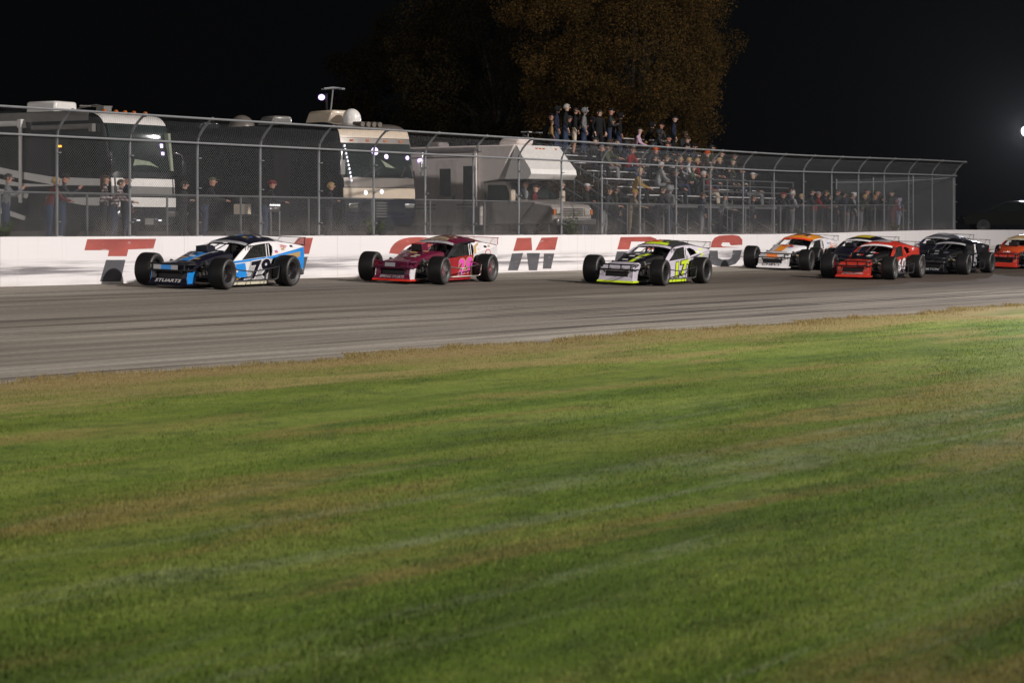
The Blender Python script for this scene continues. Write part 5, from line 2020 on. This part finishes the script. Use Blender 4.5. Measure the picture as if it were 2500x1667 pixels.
MB().box((.10, .1, .47), (.02, .32, .16)).build("licence_plate", RVGREY, rv1, smooth=0)
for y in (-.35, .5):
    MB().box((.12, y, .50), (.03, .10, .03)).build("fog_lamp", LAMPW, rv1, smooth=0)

# second motorhome: dark, angled towards the camera, beige band
hd2 = Vector((.656, -.755, 0))
D2 = 67.5
p2 = Vector(((926 - 1250) / FPX * D2, D2, 1.45))
rv2, F2, sp2, fp2 = class_a("motorhome", "dark angled coach motorhome with beige bumper band and added floodlight glints on its windscreen", p2, hd2, 10.5, 3.22, 2.5, dict(
    body=RVDARK,
    front=[("windshield", 1.72, 2.62, -1.18, 1.18, SCREEN, .016), ("roof_cap", 2.78, 3.0, -1.20, 1.20, RVBEIGE, .014), ("marker_strip", 2.63, 2.77, -1.2, 1.2, RVTAUPE, .012), ("upper_cap", 3.01, 3.21, -1.1, 1.1, RVTAUPE, .012),
           ("beige_band", 1.12, 1.40, -1.24, 1.24, RVBEIGE, .03), ("nose_panel", 1.42, 1.68, -1.22, 1.22, RVTAUPE, .014), ("lower_panel", .40, 1.08, -1.22, 1.22, pm("coach_blue_black", (.014, .016, .026), .2, 0, .6), .02)],
    side=[("side_window", [(-2.2, 1.7), (-.7, 1.7), (-.75, 2.6), (-2.2, 2.6)], GLASS_D, .012), ("entry_door", [(-3.2, .5), (-2.45, .5), (-2.45, 2.65), (-3.2, 2.65)], pm("door_dark", (.026, .026, .028), .3, 0, .4), .012),
          ("side_window", [(-6.2, 1.8), (-4.2, 1.8), (-4.2, 2.6), (-6.2, 2.6)], GLASS_D, .012), ("side_swoosh", [(-5.5, 1.35), (-3.5, .95), (-3.4, .80), (-5.5, 1.2)], RVTAUPE, .012), ("side_swoosh", [(-9.8, .9), (-6.0, .7), (-6.0, .6), (-9.8, .75)], RVTAUPE, .012)],
    wheels=[-1.6, -7.2]))
for x0, x1, y0, y1, h_, mt, nm in ((-2.9, -1.75, -.45, .45, .40, RVBEIGE, "air_conditioner"), (-5.3, -4.6, -.4, .4, .34, RVGREY, "air_conditioner"), (-9.2, -8.3, -.4, .4, .30, RVDARK, "roof_vent")):
    mb = MB()
    mb.prism([(x0, y0, 3.2), (x0, y1, 3.2), (x0 + .12, y1 - .08, 3.2 + h_), (x0 + .12, y0 + .08, 3.2 + h_)], (x1 - x0, 0, 0))
    mb.build(nm, mt, rv2, bevel=.08)
mb = MB()
mb.tube([(-1.25, 0, 3.18), (-1.25, 0, 3.36)], .26, 18)
mb.ball((-1.25, 0, 3.36), (.26, .26, .27), 18, 8, 0, 0)
mb.build("satellite_dome", RVWHITE, rv2)
mb = MB()
mb.ball((-6.6, 0, 3.18), (.42, .42, .46), 18, 8, 0, 0)
mb.build("satellite_dome", RVTAUPE, rv2)
mb = MB()
mb.tube([(-2.1, -.1, 3.55), (-1.98, -.1, 4.22)], .022, 6)
mb.tube([(-1.98, -.42, 4.20), (-1.98, -.1, 4.24), (-1.98, .3, 4.22)], .03, 6)
mb.tube([(-2.25, -.30, 4.2), (-1.75, .05, 4.22)], .02, 6)
mb.build("antenna", STEEL, rv2)
mb = MB()
for y in (-.30, -.1, .1, .30):
    mb.tube([(-.75, y, 3.20), (-.35, y, 3.16)], [.05, .075], 8)
mb.build("air_horn", RVTAUPE, rv2)
for y in (-.85, -.3, .3, .85):
    MB().box((F2(2.7) + .035, y, 2.70), (.03, .10, .05)).build("clearance_lamp", AMBL, rv2, smooth=0)
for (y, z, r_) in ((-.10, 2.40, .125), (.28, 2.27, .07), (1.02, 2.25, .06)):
    MB().ball((F2(z) + .035, y, z), (.03, r_, r_), 12, 6).build("lamp_glint_glow", GLOWV, rv2)  # mirrored floodlights on the windscreen, put in as glowing balls
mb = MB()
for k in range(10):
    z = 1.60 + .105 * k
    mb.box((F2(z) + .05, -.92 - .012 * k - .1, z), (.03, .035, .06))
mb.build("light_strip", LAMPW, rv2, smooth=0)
mb = MB()
mb.prism([(F2(1.9) - .02, -.2, 1.74), (F2(1.9) - .02, 1.0, 1.74), (F2(2.0) - .02, .35, 2.05), (F2(2.2) - .02, .05, 2.2)], (.055, 0, 0))
mb.build("curtain", CURT, rv2, smooth=0)
for sg in (1, -1):
    mb = MB()
    mb.box((.10, sg * .98, .92), (.06, .30, .14))
    mb.build("headlight", CHROME, rv2, bevel=.02)
    mb = MB()
    mb.tube([(-.2, sg * 1.22, 2.5), (.14, sg * 1.40, 2.4), (.16, sg * 1.40, 2.1)], .025, 6)
    mb.box((.16, sg * 1.40, 1.95), (.10, .16, .40))
    mb.build("mirror", CHROME, rv2, bevel=.02)
mb = MB()
for k in range(6):
    mb.box((.10, 0, .62 + .075 * k), (.03, .36, .03))
mb.build("grille", CHROME, rv2, smooth=0)
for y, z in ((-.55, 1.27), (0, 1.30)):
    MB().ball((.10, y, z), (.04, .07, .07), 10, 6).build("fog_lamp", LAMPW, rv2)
mb = MB()
mb.tube([(F2(1.75) + .06, -.6, 1.72), (F2(2.0) + .05, .1, 2.0)], .015, 5)
mb.tube([(F2(1.75) + .06, .7, 1.72), (F2(2.0) + .05, .9, 2.0)], .015, 5)
mb.build("wiper", INTER, rv2)

# third: cab-over camper
hd3 = Vector((.785, -.62, 0)).normalized()
D3 = 75.0
p3 = Vector(((1352 - 1250) / FPX * D3, D3, 1.45))
cp = empty("camper", p3, math.atan2(hd3.y, hd3.x))
tag(cp, "beige camper van with a white cab-over bed beside the bleachers", "camper van")
cw = 1.15


def cslab(nm, pts, mt, y0=-cw, y1=cw, bevel=0.0, par=None):
    mb = MB()
    mb.prism([(x, y0, z) for x, z in pts], (0, y1 - y0, 0))
    return mb.build(nm, mt, par or cp, smooth=25, bevel=bevel)


cslab("body", [(-7.2, .40), (-1.95, .40), (-1.95, 1.72), (-1.25, 1.80), (-.62, 2.84), (-7.2, 2.84)], CAMPER, bevel=.03)
mb = MB()
mb.loft([[(-.60, y * .93, 2.83), (-.36, y * .97, 2.50), (-.02, y, 2.10), (.02, y, 1.95), (-.10, y, 1.80), (-1.25, y, 1.80), (-1.25, y, 1.80), (-.64, y * .95, 2.84)] for y in (-cw + .002, -cw * .6, 0, cw * .6, cw - .002)], 0)
for y in (-cw - .002, cw + .002):
    mb.add([(-.62, y * .94, 2.835), (-.36, y * .97, 2.50), (-.02, y, 2.10), (.02, y, 1.95), (-.10, y, 1.80), (-1.0, y, 1.80)], [tuple(range(6))])
mb.build("cab_over", RVWHITE, cp, smooth=25)
cslab("cab", [(-1.95, .5), (-1.95, 1.72), (-1.15, 1.74), (-.55, 1.18), (.62, 1.02), (.72, .92), (.72, .45), (-1.95, .42)], pm('camper_cab_shaded', (.26, .235, .22), .4, 0, .3), -.98, .98, bevel=.05)  # shade of the cab-over is put into this darker cab colour
mb = MB()
mb.prism([(-1.02, -.88, 1.66), (-1.02, .88, 1.66), (-.52, .90, 1.20), (-.52, -.90, 1.20)], (.02, 0, .02))
mb.build("windshield", SCREEN, cp, smooth=0)
for sg in (-1, 1):
    cslab("cab_window", [(-1.82, 1.10), (-.80, 1.10), (-1.08, 1.62), (-1.78, 1.64)], SCREEN, sg * .985, sg * .975)
    mb = MB()
    mb.tube([(-.75, sg * .98, 1.2), (-.62, sg * 1.22, 1.22)], .02, 6)
    mb.box((-.62, sg * 1.25, 1.30), (.08, .20, .34))
    mb.build("mirror", RVBEIGE, cp, bevel=.03)
    rv_wheel(cp, -.35, sg * .82, .38, .24)
    rv_wheel(cp, -5.2, sg * .92, .38, .24)
    mb = MB()
    mb.box((.73, sg * .72, .80), (.06, .26, .20))
    mb.build("headlight", pm("lens", (.35, .33, .30), .1, 0, .5), cp, bevel=.015)
    MB().box((.70, sg * .93, .80), (.10, .10, .16)).build("indicator", AMBL, cp, smooth=0)
mb = MB()
for k in range(5):
    mb.box((.735, 0, .70 + .05 * k), (.03, 1.0, .02))
mb.build("grille", CHROME, cp, smooth=0)
mb = MB()
mb.box((.82, 0, .50), (.16, 1.95, .20))
mb.build("bumper", pm("dull_chrome", (.25, .24, .24), .35, .8), cp, bevel=.04)
y = -cw - .008
for x0, x1, z0, z1, nm, mt, bv in ((-3.72, -2.90, .50, 2.42, "entry_door", pm("camper_door", (.64, .57, .54), .5), .0), (-4.95, -4.6, 1.3, 2.1, "side_window", GLASS_D, .0),
                                   (-2.62, -2.12, 1.10, 2.22, "side_window", GLASS_D, 0), (-2.55, -1.98, .42, .92, "storage_hatch", CAMPERD, 0), (-4.6, -3.8, .48, .9, "storage_hatch", pm("camper_door", (.64, .57, .54), .5), 0)):
    mb = MB()
    mb.box(((x0 + x1) / 2, y, (z0 + z1) / 2), (x1 - x0, .02, z1 - z0))
    o = mb.build(nm, mt, cp, smooth=0)
    if nm == "entry_door":
        mb = MB()
        mb.box((-3.34, y - .012, 1.72), (.44, .02, .86))
        mb.build("door_window", GLASS_D, o, bevel=.008)
        mb = MB()
        mb.box((-2.98, y - .02, 1.25), (.05, .05, .12))
        mb.build("handle", INTER, o, smooth=0)
for z0, z1, mt in ((1.00, 1.06, CAMPERD), (.90, .94, CAMPERD), (2.48, 2.52, CAMPERD), (2.62, 2.65, CAMPERD)):
    mb = MB()
    mb.box((-4.6, y - .001, (z0 + z1) / 2), (5.1, .012, z1 - z0))
    mb.build("trim_stripe", mt, cp, smooth=0)
mb = MB()
mb.tube([(-7.1, -1.25, 2.72), (-1.9, -1.25, 2.72)], .07, 9)
mb.build("awning", CAMPERD, cp)
mb = MB()
mb.tube([(-2.05, -1.24, 2.7), (-2.05, -1.22, 1.0)], .03, 6)
mb.build("awning_arm", CAMPER, cp)
mb = MB()
mb.prism([(-1.9, -.4, 2.84), (-1.9, .4, 2.84), (-1.8, .36, 3.10), (-1.8, -.36, 3.10)], (.8, 0, 0))
mb.build("air_conditioner", CAMPER, cp, bevel=.1)
for x in (-6.2, -4.6):
    mb = MB()
    mb.box((x, 0, 2.93), (.5, .5, .2))
    mb.build("roof_vent", CAMPERD, cp, bevel=.06)
for y_ in (-.85, -.18, 0, .18, .8):
    MB().box((-.545, y_, 2.745), (.05, .10, .045)).build("clearance_lamp", AMBL, cp, smooth=0)
MB().ball((-4.35, -cw - .05, 2.42), (.09, .05, .07), 10, 6).build("porch_lamp", GLOWV, cp)
mb = MB()
mb.tube([(-.30, -.02, 2.34), (-.24, .55, 2.28)], .008, 4)
mb.build("cab_over_trim", CAMPERD, cp)

# generator box and small things by the coaches
mb = MB()
mb.box((0, 0, .135), (.30, .36, .27))
o = mb.build("stacked_crate", RVBEIGE, None, bevel=.02)
s = s_at(592, -3.4)
q = at(s, -3.4)
o.location = (q.x, q.y, 1.45 + .66)
o.rotation_euler = (0, 0, ROTZ)
tag(o, "beige box on a dark folding table before the dark motorhome", "box")
tb = empty("folding_table", (q.x, q.y, 1.45), ROTZ)
tag(tb, "dark folding table carrying the beige box behind the fence", "table")
mb = MB()
mb.box((0, 0, .645), (.9, .6, .03))
mb.build("table_top", INTER, tb, smooth=0)
for a_ in (-.4, .4):
    for b_ in (-.25, .25):
        MB().tube([(a_, b_, 0), (a_, b_, .63)], .015, 6).build("leg", DARKM, tb)
gl = empty("barbecue", (0, 0, 0))
s = s_at(661, -3.3)
q = at(s, -3.3)
gl.location = (q.x, q.y, 1.45)
gl.rotation_euler = (0, 0, ROTZ)
tag(gl, "shiny steel barbecue standing behind the fence", "barbecue")
mb = MB()
mb.box((0, 0, .80), (.42, .34, .12))
mb.build("fire_box", CHROME, gl, bevel=.03)
mb = MB()
mb.tube([(-.24, 0, .87), (.24, 0, .87)], .15, 14)
mb.build("lid", CHROME, gl)
for a_ in (-.2, .2):
    for b_ in (-.14, .14):
        MB().tube([(a_, b_, 0), (a_, b_, .75)], .02, 6).build("leg", STEEL, gl)

# ------------------------------------------------------------------ dark parked car beyond the wall at the right
pc = empty("parked_car", (0, 0, 0))
D5 = 112.0
pc.location = ((2346 - 1250) / FPX * D5, D5, 1.55)
pc.rotation_euler = (0, 0, math.pi)
tag(pc, "dark parked car behind the wall right of the catch fence", "car")
mb = MB()
lo_ = [(0, .45), (.02, .78), (.25, .90), (1.15, .98), (1.95, 1.42), (2.4, 1.47), (3.4, 1.44), (4.1, 1.02), (4.6, .95), (4.65, .4)]
mb.loft([[(-x, y, z - (.03 if abs(y) > .8 else 0)) for x, z in lo_] for y in (-.88, -.7, 0, .7, .88)], 0)
for y in (-.88, .88):
    mb.add([(-x, y, z - .03) for x, z in lo_], [tuple(range(len(lo_)))])
CARB = pm("car_black_paint", (.006, .006, .007), .15, .1, 1.0)
mb.build("body", CARB, pc, smooth=40, bevel=.03)
for y in (.89, -.89):
    mb = MB()
    mb.prism([(-1.35, y, 1.0), (-2.0, y, 1.36), (-2.65, y, 1.38), (-2.65, y, .98)], (0, .01, 0))
    mb.prism([(-2.72, y, .98), (-2.72, y, 1.38), (-3.3, y, 1.36), (-3.85, y, 1.02)], (0, .01, 0))
    mb.build("side_window", GLASS_D, pc, smooth=0)
    for x in (-.85, -3.75):
        mb = MB()
        mb.lathe_y([(0, -.1), (.3, -.1), (.32, -.06), (.32, .06), (.3, .1), (.2, .1), (0, .08)], 18, 0, [0, 0, 0, 0, 1, 1], (x, y * .92, .32))
        mb.build("wheel", [TYRE, DARKM], pc)
    MB().box((-.05, y * .75, .72), (.08, .3, .1)).build("headlight", CHROME, pc, bevel=.02)
    MB().box((-1.5, y * 1.08, 1.02), (.12, .16, .12)).build("mirror", CARB, pc, bevel=.03)

# ------------------------------------------------------------------ lamps in view
D6 = 140.0
fx_, fz_ = (2506 - 1250) / FPX * D6, z_at(321, D6)
fl_ = empty("floodlight", (fx_, D6, 1.5))
tag(fl_, "lit floodlight on a pole at the right edge beyond the fence", "floodlight")
MB().tube([(.55, 0, 0), (.55, 0, fz_ - 1.5 + .3)], [.13, .09], 10).build("pole", STEEL, fl_)
mb = MB()
mb.tube([(.55, 0, fz_ - 1.5 + .1), (.0, 0, fz_ - 1.5 + .1)], .04, 6)
mb.build("bracket", STEEL, fl_)
MB().ball((0, -.05, fz_ - 1.5), (.27, .12, .27), 16, 10).build("lamp", pm("flood_lens", (1, 1, 1), .3, emit=(1, .97, 1.0), estr=60), fl_)
mb = MB()
mb.tube([(0, .08, fz_ - 1.5), (0, .3, fz_ - 1.5)], [.30, .14], 14)
mb.build("housing", DARKM, fl_)
spot("floodlight_glare", (fx_, D6 - .6, fz_), (0, 0, 1.0), 26000, 44, .8, (.93, .94, 1), .3)
D7 = 125.0
lx, lz = (785 - 1250) / FPX * D7, z_at(238, D7)
yl = empty("yard_light", (lx, D7, 1.5))
tag(yl, "small lit yard light on a dark pole above the dark motorhome roof", "yard light")
MB().tube([(.25, .1, 0), (.25, .1, lz - 1.5 + .2)], .08, 8).build("pole", INTER, yl)
MB().tube([(.25, .1, lz - 1.3), (0, 0, lz - 1.4)], .03, 6).build("bracket", INTER, yl)
MB().ball((0, 0, lz - 1.5), (.17, .12, .15), 12, 8).build("lamp", GLOWV, yl)

# ------------------------------------------------------------------ trees
BARK = pm("bark", (.045, .035, .026), .9, var=.4, scale=5, bump=.5)


def leaf_mat(name, c0, c1, c2):
    g = NT(name)
    gi = g.t.nodes.new("ShaderNodeNewGeometry")
    n = g.noise(.35, 3, .6)
    k = g.math('ADD', g.math('MULTIPLY', gi.outputs["Random Per Island"], .5), g.math('MULTIPLY', n, .5))
    g.L(g.ramp(k, [(.25, c0), (.5, c1), (.75, c2)]), g.b.inputs["Base Color"])
    g.b.inputs["Roughness"].default_value = .9
    g.b.inputs["Specular IOR Level"].default_value = .05
    return g.m


LEAF1 = leaf_mat("autumn_leaves", (.055, .042, .014), (.090, .054, .016), (.135, .075, .022))
LEAF2 = leaf_mat("dark_leaves", (.018, .017, .007), (.030, .023, .009), (.046, .031, .011))


def tree(label, base, H, rad, zc, rz, ncl, per, leaf, mt, seed, flat=1.0):
    rnd = np.random.default_rng(seed)
    rr = random.Random(seed)
    root = empty("tree", base)
    tag(root, label, "tree", "trees behind the bleachers")
    mb = MB()
    mb.tube([(0, 0, -.2), (.1, 0, H * .2), (-.1, .1, H * .42), (.1, 0, H * .7)], [.42, .34, .25, .08], 10)
    cl = []
    for k in range(ncl):
        # clumps near the shell of an uneven ellipsoid
        u = rr.uniform(-1, 1)
        th = rr.uniform(0, 6.2832)
        q = math.sqrt(1 - u * u)
        f = rr.uniform(.35, 1.0) ** .5 * (1 + .16 * math.sin(3 * th + seed) * q + .12 * math.sin(5 * u + 2 * th))
        cl.append((rad * f * q * math.cos(th), rad * f * q * math.sin(th), zc + rz * f * u, rr.uniform(.55, 1.25)))
    for (x, y, z, r) in cl[:: max(1, ncl // 26)]:
        mb.tube([(0, 0, H * rr.uniform(.2, .4)), (x * .4, y * .4, (z + H * .3) / 2 + .5), (x * .92, y * .92, z)], [.11, .07, .02], 5)
    mb.build("trunk", BARK, root)
    n = ncl * per
    c = np.repeat(np.array([k[:3] for k in cl]), per, 0)
    r = np.repeat(np.array([k[3] for k in cl]), per, 0)
    P = rnd.normal(0, 1, (n, 3))
    P /= np.linalg.norm(P, axis=1, keepdims=True)
    P = c + P * (r * rnd.uniform(.2, 1, n) ** .6)[:, None] * np.array([1, 1, .8])
    a_ = rnd.normal(0, 1, (n, 3))
    a_ /= np.linalg.norm(a_, axis=1, keepdims=True)
    b_ = np.cross(a_, rnd.normal(0, 1, (n, 3)))
    b_ /= np.linalg.norm(b_, axis=1, keepdims=True)
    L = leaf * rnd.uniform(.6, 1.4, n)[:, None]
    V = np.stack([P - a_ * L, P + b_ * L * .55, P + a_ * L, P - b_ * L * .55], 1).reshape(-1, 3)
    me = bpy.data.meshes.new("crown")
    me.vertices.add(4 * n)
    me.vertices.foreach_set("co", V.astype(np.float32).ravel())
    me.loops.add(4 * n)
    me.loops.foreach_set("vertex_index", np.arange(4 * n, dtype=np.int32))
    me.polygons.add(n)
    me.polygons.foreach_set("loop_start", np.arange(0, 4 * n, 4, dtype=np.int32))
    me.polygons.foreach_set("loop_total", np.full(n, 4, dtype=np.int32))
    me.materials.append(mt)
    me.update(calc_edges=True)
    o = bpy.data.objects.new("crown", me)
    C.objects.link(o)
    o.parent = root
    return root


DT = 118.0
tree("big rusty brown autumn tree rising behind the bleachers", ((1545 - 1250) / FPX * DT, DT, 1.5), 15, 5.0, 8.8, 7.0, 460, 560, .055, LEAF1, 5)
DT = 128.0
tree("darker broad tree left of the rusty autumn tree", ((1225 - 1250) / FPX * DT, DT, 1.5), 14, 5.2, 8.2, 6.6, 300, 340, .07, LEAF2, 9)
DT = 140.0
tree("dim dark tree above the gap between the motorhomes", ((985 - 1250) / FPX * DT, DT, 1.5), 13, 5.0, 6.6, 5.6, 220, 180, .10, LEAF2, 14)

# ------------------------------------------------------------------ weeds at the foot of the fence
WEEDL = leaf_mat("weed_leaves", (.030, .055, .012), (.06, .10, .02), (.10, .13, .035))
for k, (px, d, hh, lab) in enumerate(((8, -.62, .42, "dry low weed by the fence foot at the left edge"), (915, -.62, .62, "bushy green weed under the dark motorhome's face"),
                                      (1394, -.62, .75, "tall green weed by the camper's front wheel"), (1955, -.62, .26, "small dry weed below the grey sweatshirt spectator"), (2186, -.62, .38, "low green weed below the fence end spectators"))):
    s = s_at(px, d)
    q = at(s, d)
    rnd = random.Random(30 + k)
    root = empty("weed", (q.x, q.y, 1.45 + lift(s)))
    tag(root, lab, "plant", "weeds at the fence foot")
    mb = MB()
    st = MB()
    for j in range(16):
        a_ = rnd.uniform(0, 6.28)
        le = hh * rnd.uniform(.5, 1.1)
        tip = Vector((math.cos(a_) * le * .55, math.sin(a_) * le * .55, le))
        st.tube([(0, 0, 0), tip * .5 + Vector((0, 0, .05)), tip], [.008, .006, .003], 4)
        for m in range(14):
            c = tip * rnd.uniform(.3, 1.0) + Vector((rnd.uniform(-.06, .06), rnd.uniform(-.06, .06), rnd.uniform(-.02, .05)))
            v = Vector((rnd.uniform(-1, 1), rnd.uniform(-1, 1), rnd.uniform(-.4, .8))).normalized() * rnd.uniform(.03, .07)
            w_ = v.cross(Vector((rnd.uniform(-1, 1), rnd.uniform(-1, 1), 1))).normalized() * v.length * .4
            mb.add([c - v, c + w_, c + v, c - w_], [(0, 1, 2, 3)])
    mb.build("leaves", WEEDL, root, smooth=0, recalc=False)
    st.build("stem", pm("stem", (.08, .09, .03), .8), root)

# ------------------------------------------------------------------ drivers
for car, lab, hel in ((car1, "race driver in dark blue helmet inside the blue and white car", "blue"), (car2, "race driver in pale helmet inside the maroon car", "cream"),
                      (car3, "race driver in black helmet inside the silver and lime car", "charcoal"), (car6, "race driver in red helmet inside the glossy red car", "red")):
    pr = person(lab, (0, 0, 0), (1, 0), "sit", "charcoal", "black", "helmet", hel, "race drivers", 1.0)
    pr.matrix_world = car.matrix_world @ Matrix.Translation((-1.02, .20, .20)) @ Matrix.Scale(.86, 4)

# ------------------------------------------------------------------ the rest of the crowd: dark figures nothing tells apart
EXTRA = random.Random(21)
LAB = "dark clothed spectator sitting among the packed middle bleacher rows"
taken = []
for k in range(200):
    r = EXTRA.randrange(1, 8)
    s_ = EXTRA.uniform(BS0 + 3.2, BS1 - .4) if r < 4 else EXTRA.uniform(BS0 + .5, BS1 - 1.5)
    if any(q[0] == r and abs(q[1] - s_) < .62 for q in taken):
        continue
    p = at(s_, ROWD(r))
    zr = ROWZ(r)
    if any(o_.name.startswith("person") and (o_.location - Vector((p.x, p.y, zr))).length < .62 for o_ in bpy.data.objects if o_.parent is None):
        continue
    taken.append((r, s_))
    person(LAB, (p.x, p.y, zr - .01), facing(EXTRA.uniform(-10, 60)), EXTRA.choice(("sit", "sit_fwd")), EXTRA.choice(("black", "charcoal", "navy", "charcoal", "olive")), EXTRA.choice(("black", "darkjeans", "charcoal")),
           EXTRA.choice(("hair", "cap", "beanie", "hood")), EXTRA.choice(("black", "charcoal", "brown")), "dark clothed spectators in the packed rows", EXTRA.uniform(.95, 1.05))
    if len(taken) >= 30:
        break
LAB2 = "dark clothed spectator leaning on the fence right of the bleachers"
for px in (1918, 1969, 2004, 2040, 2056, 2113, 2138, 2164):
    d = -2.75 - EXTRA.uniform(0, .7)
    s_ = s_at(px, d)
    p = at(s_, d)
    person(LAB2, (p.x, p.y, 1.45 + lift(s_)), facing(EXTRA.uniform(10, 60)), EXTRA.choice(("lean", "cross", "stand")), EXTRA.choice(("black", "charcoal", "navy")), "black",
           EXTRA.choice(("hair", "cap", "beanie")), EXTRA.choice(("black", "brown", "charcoal")), "dark clothed spectators right of the bleachers", EXTRA.uniform(.92, 1.03))

# ------------------------------------------------------------------ night air: thin dust and haze lit by the floodlights
hz_ = bpy.data.materials.new("haze")
hz_.use_nodes = True
hn = hz_.node_tree
hn.nodes.remove(hn.nodes["Principled BSDF"])
pv = hn.nodes.new("ShaderNodeVolumePrincipled")
pv.inputs["Color"].default_value = (.92, .94, 1, 1)
pv.inputs["Density"].default_value = 0.000035
pv.inputs["Anisotropy"].default_value = 0.75
hn.links.new(pv.outputs[0], [n_ for n_ in hn.nodes if n_.type == 'OUTPUT_MATERIAL'][0].inputs["Volume"])
mb = MB()
mb.box((20, 130, 17), (420, 420, 37))
tag(mb.build("haze", hz_, smooth=0), "thin night haze over the track", "haze", kind='stuff')
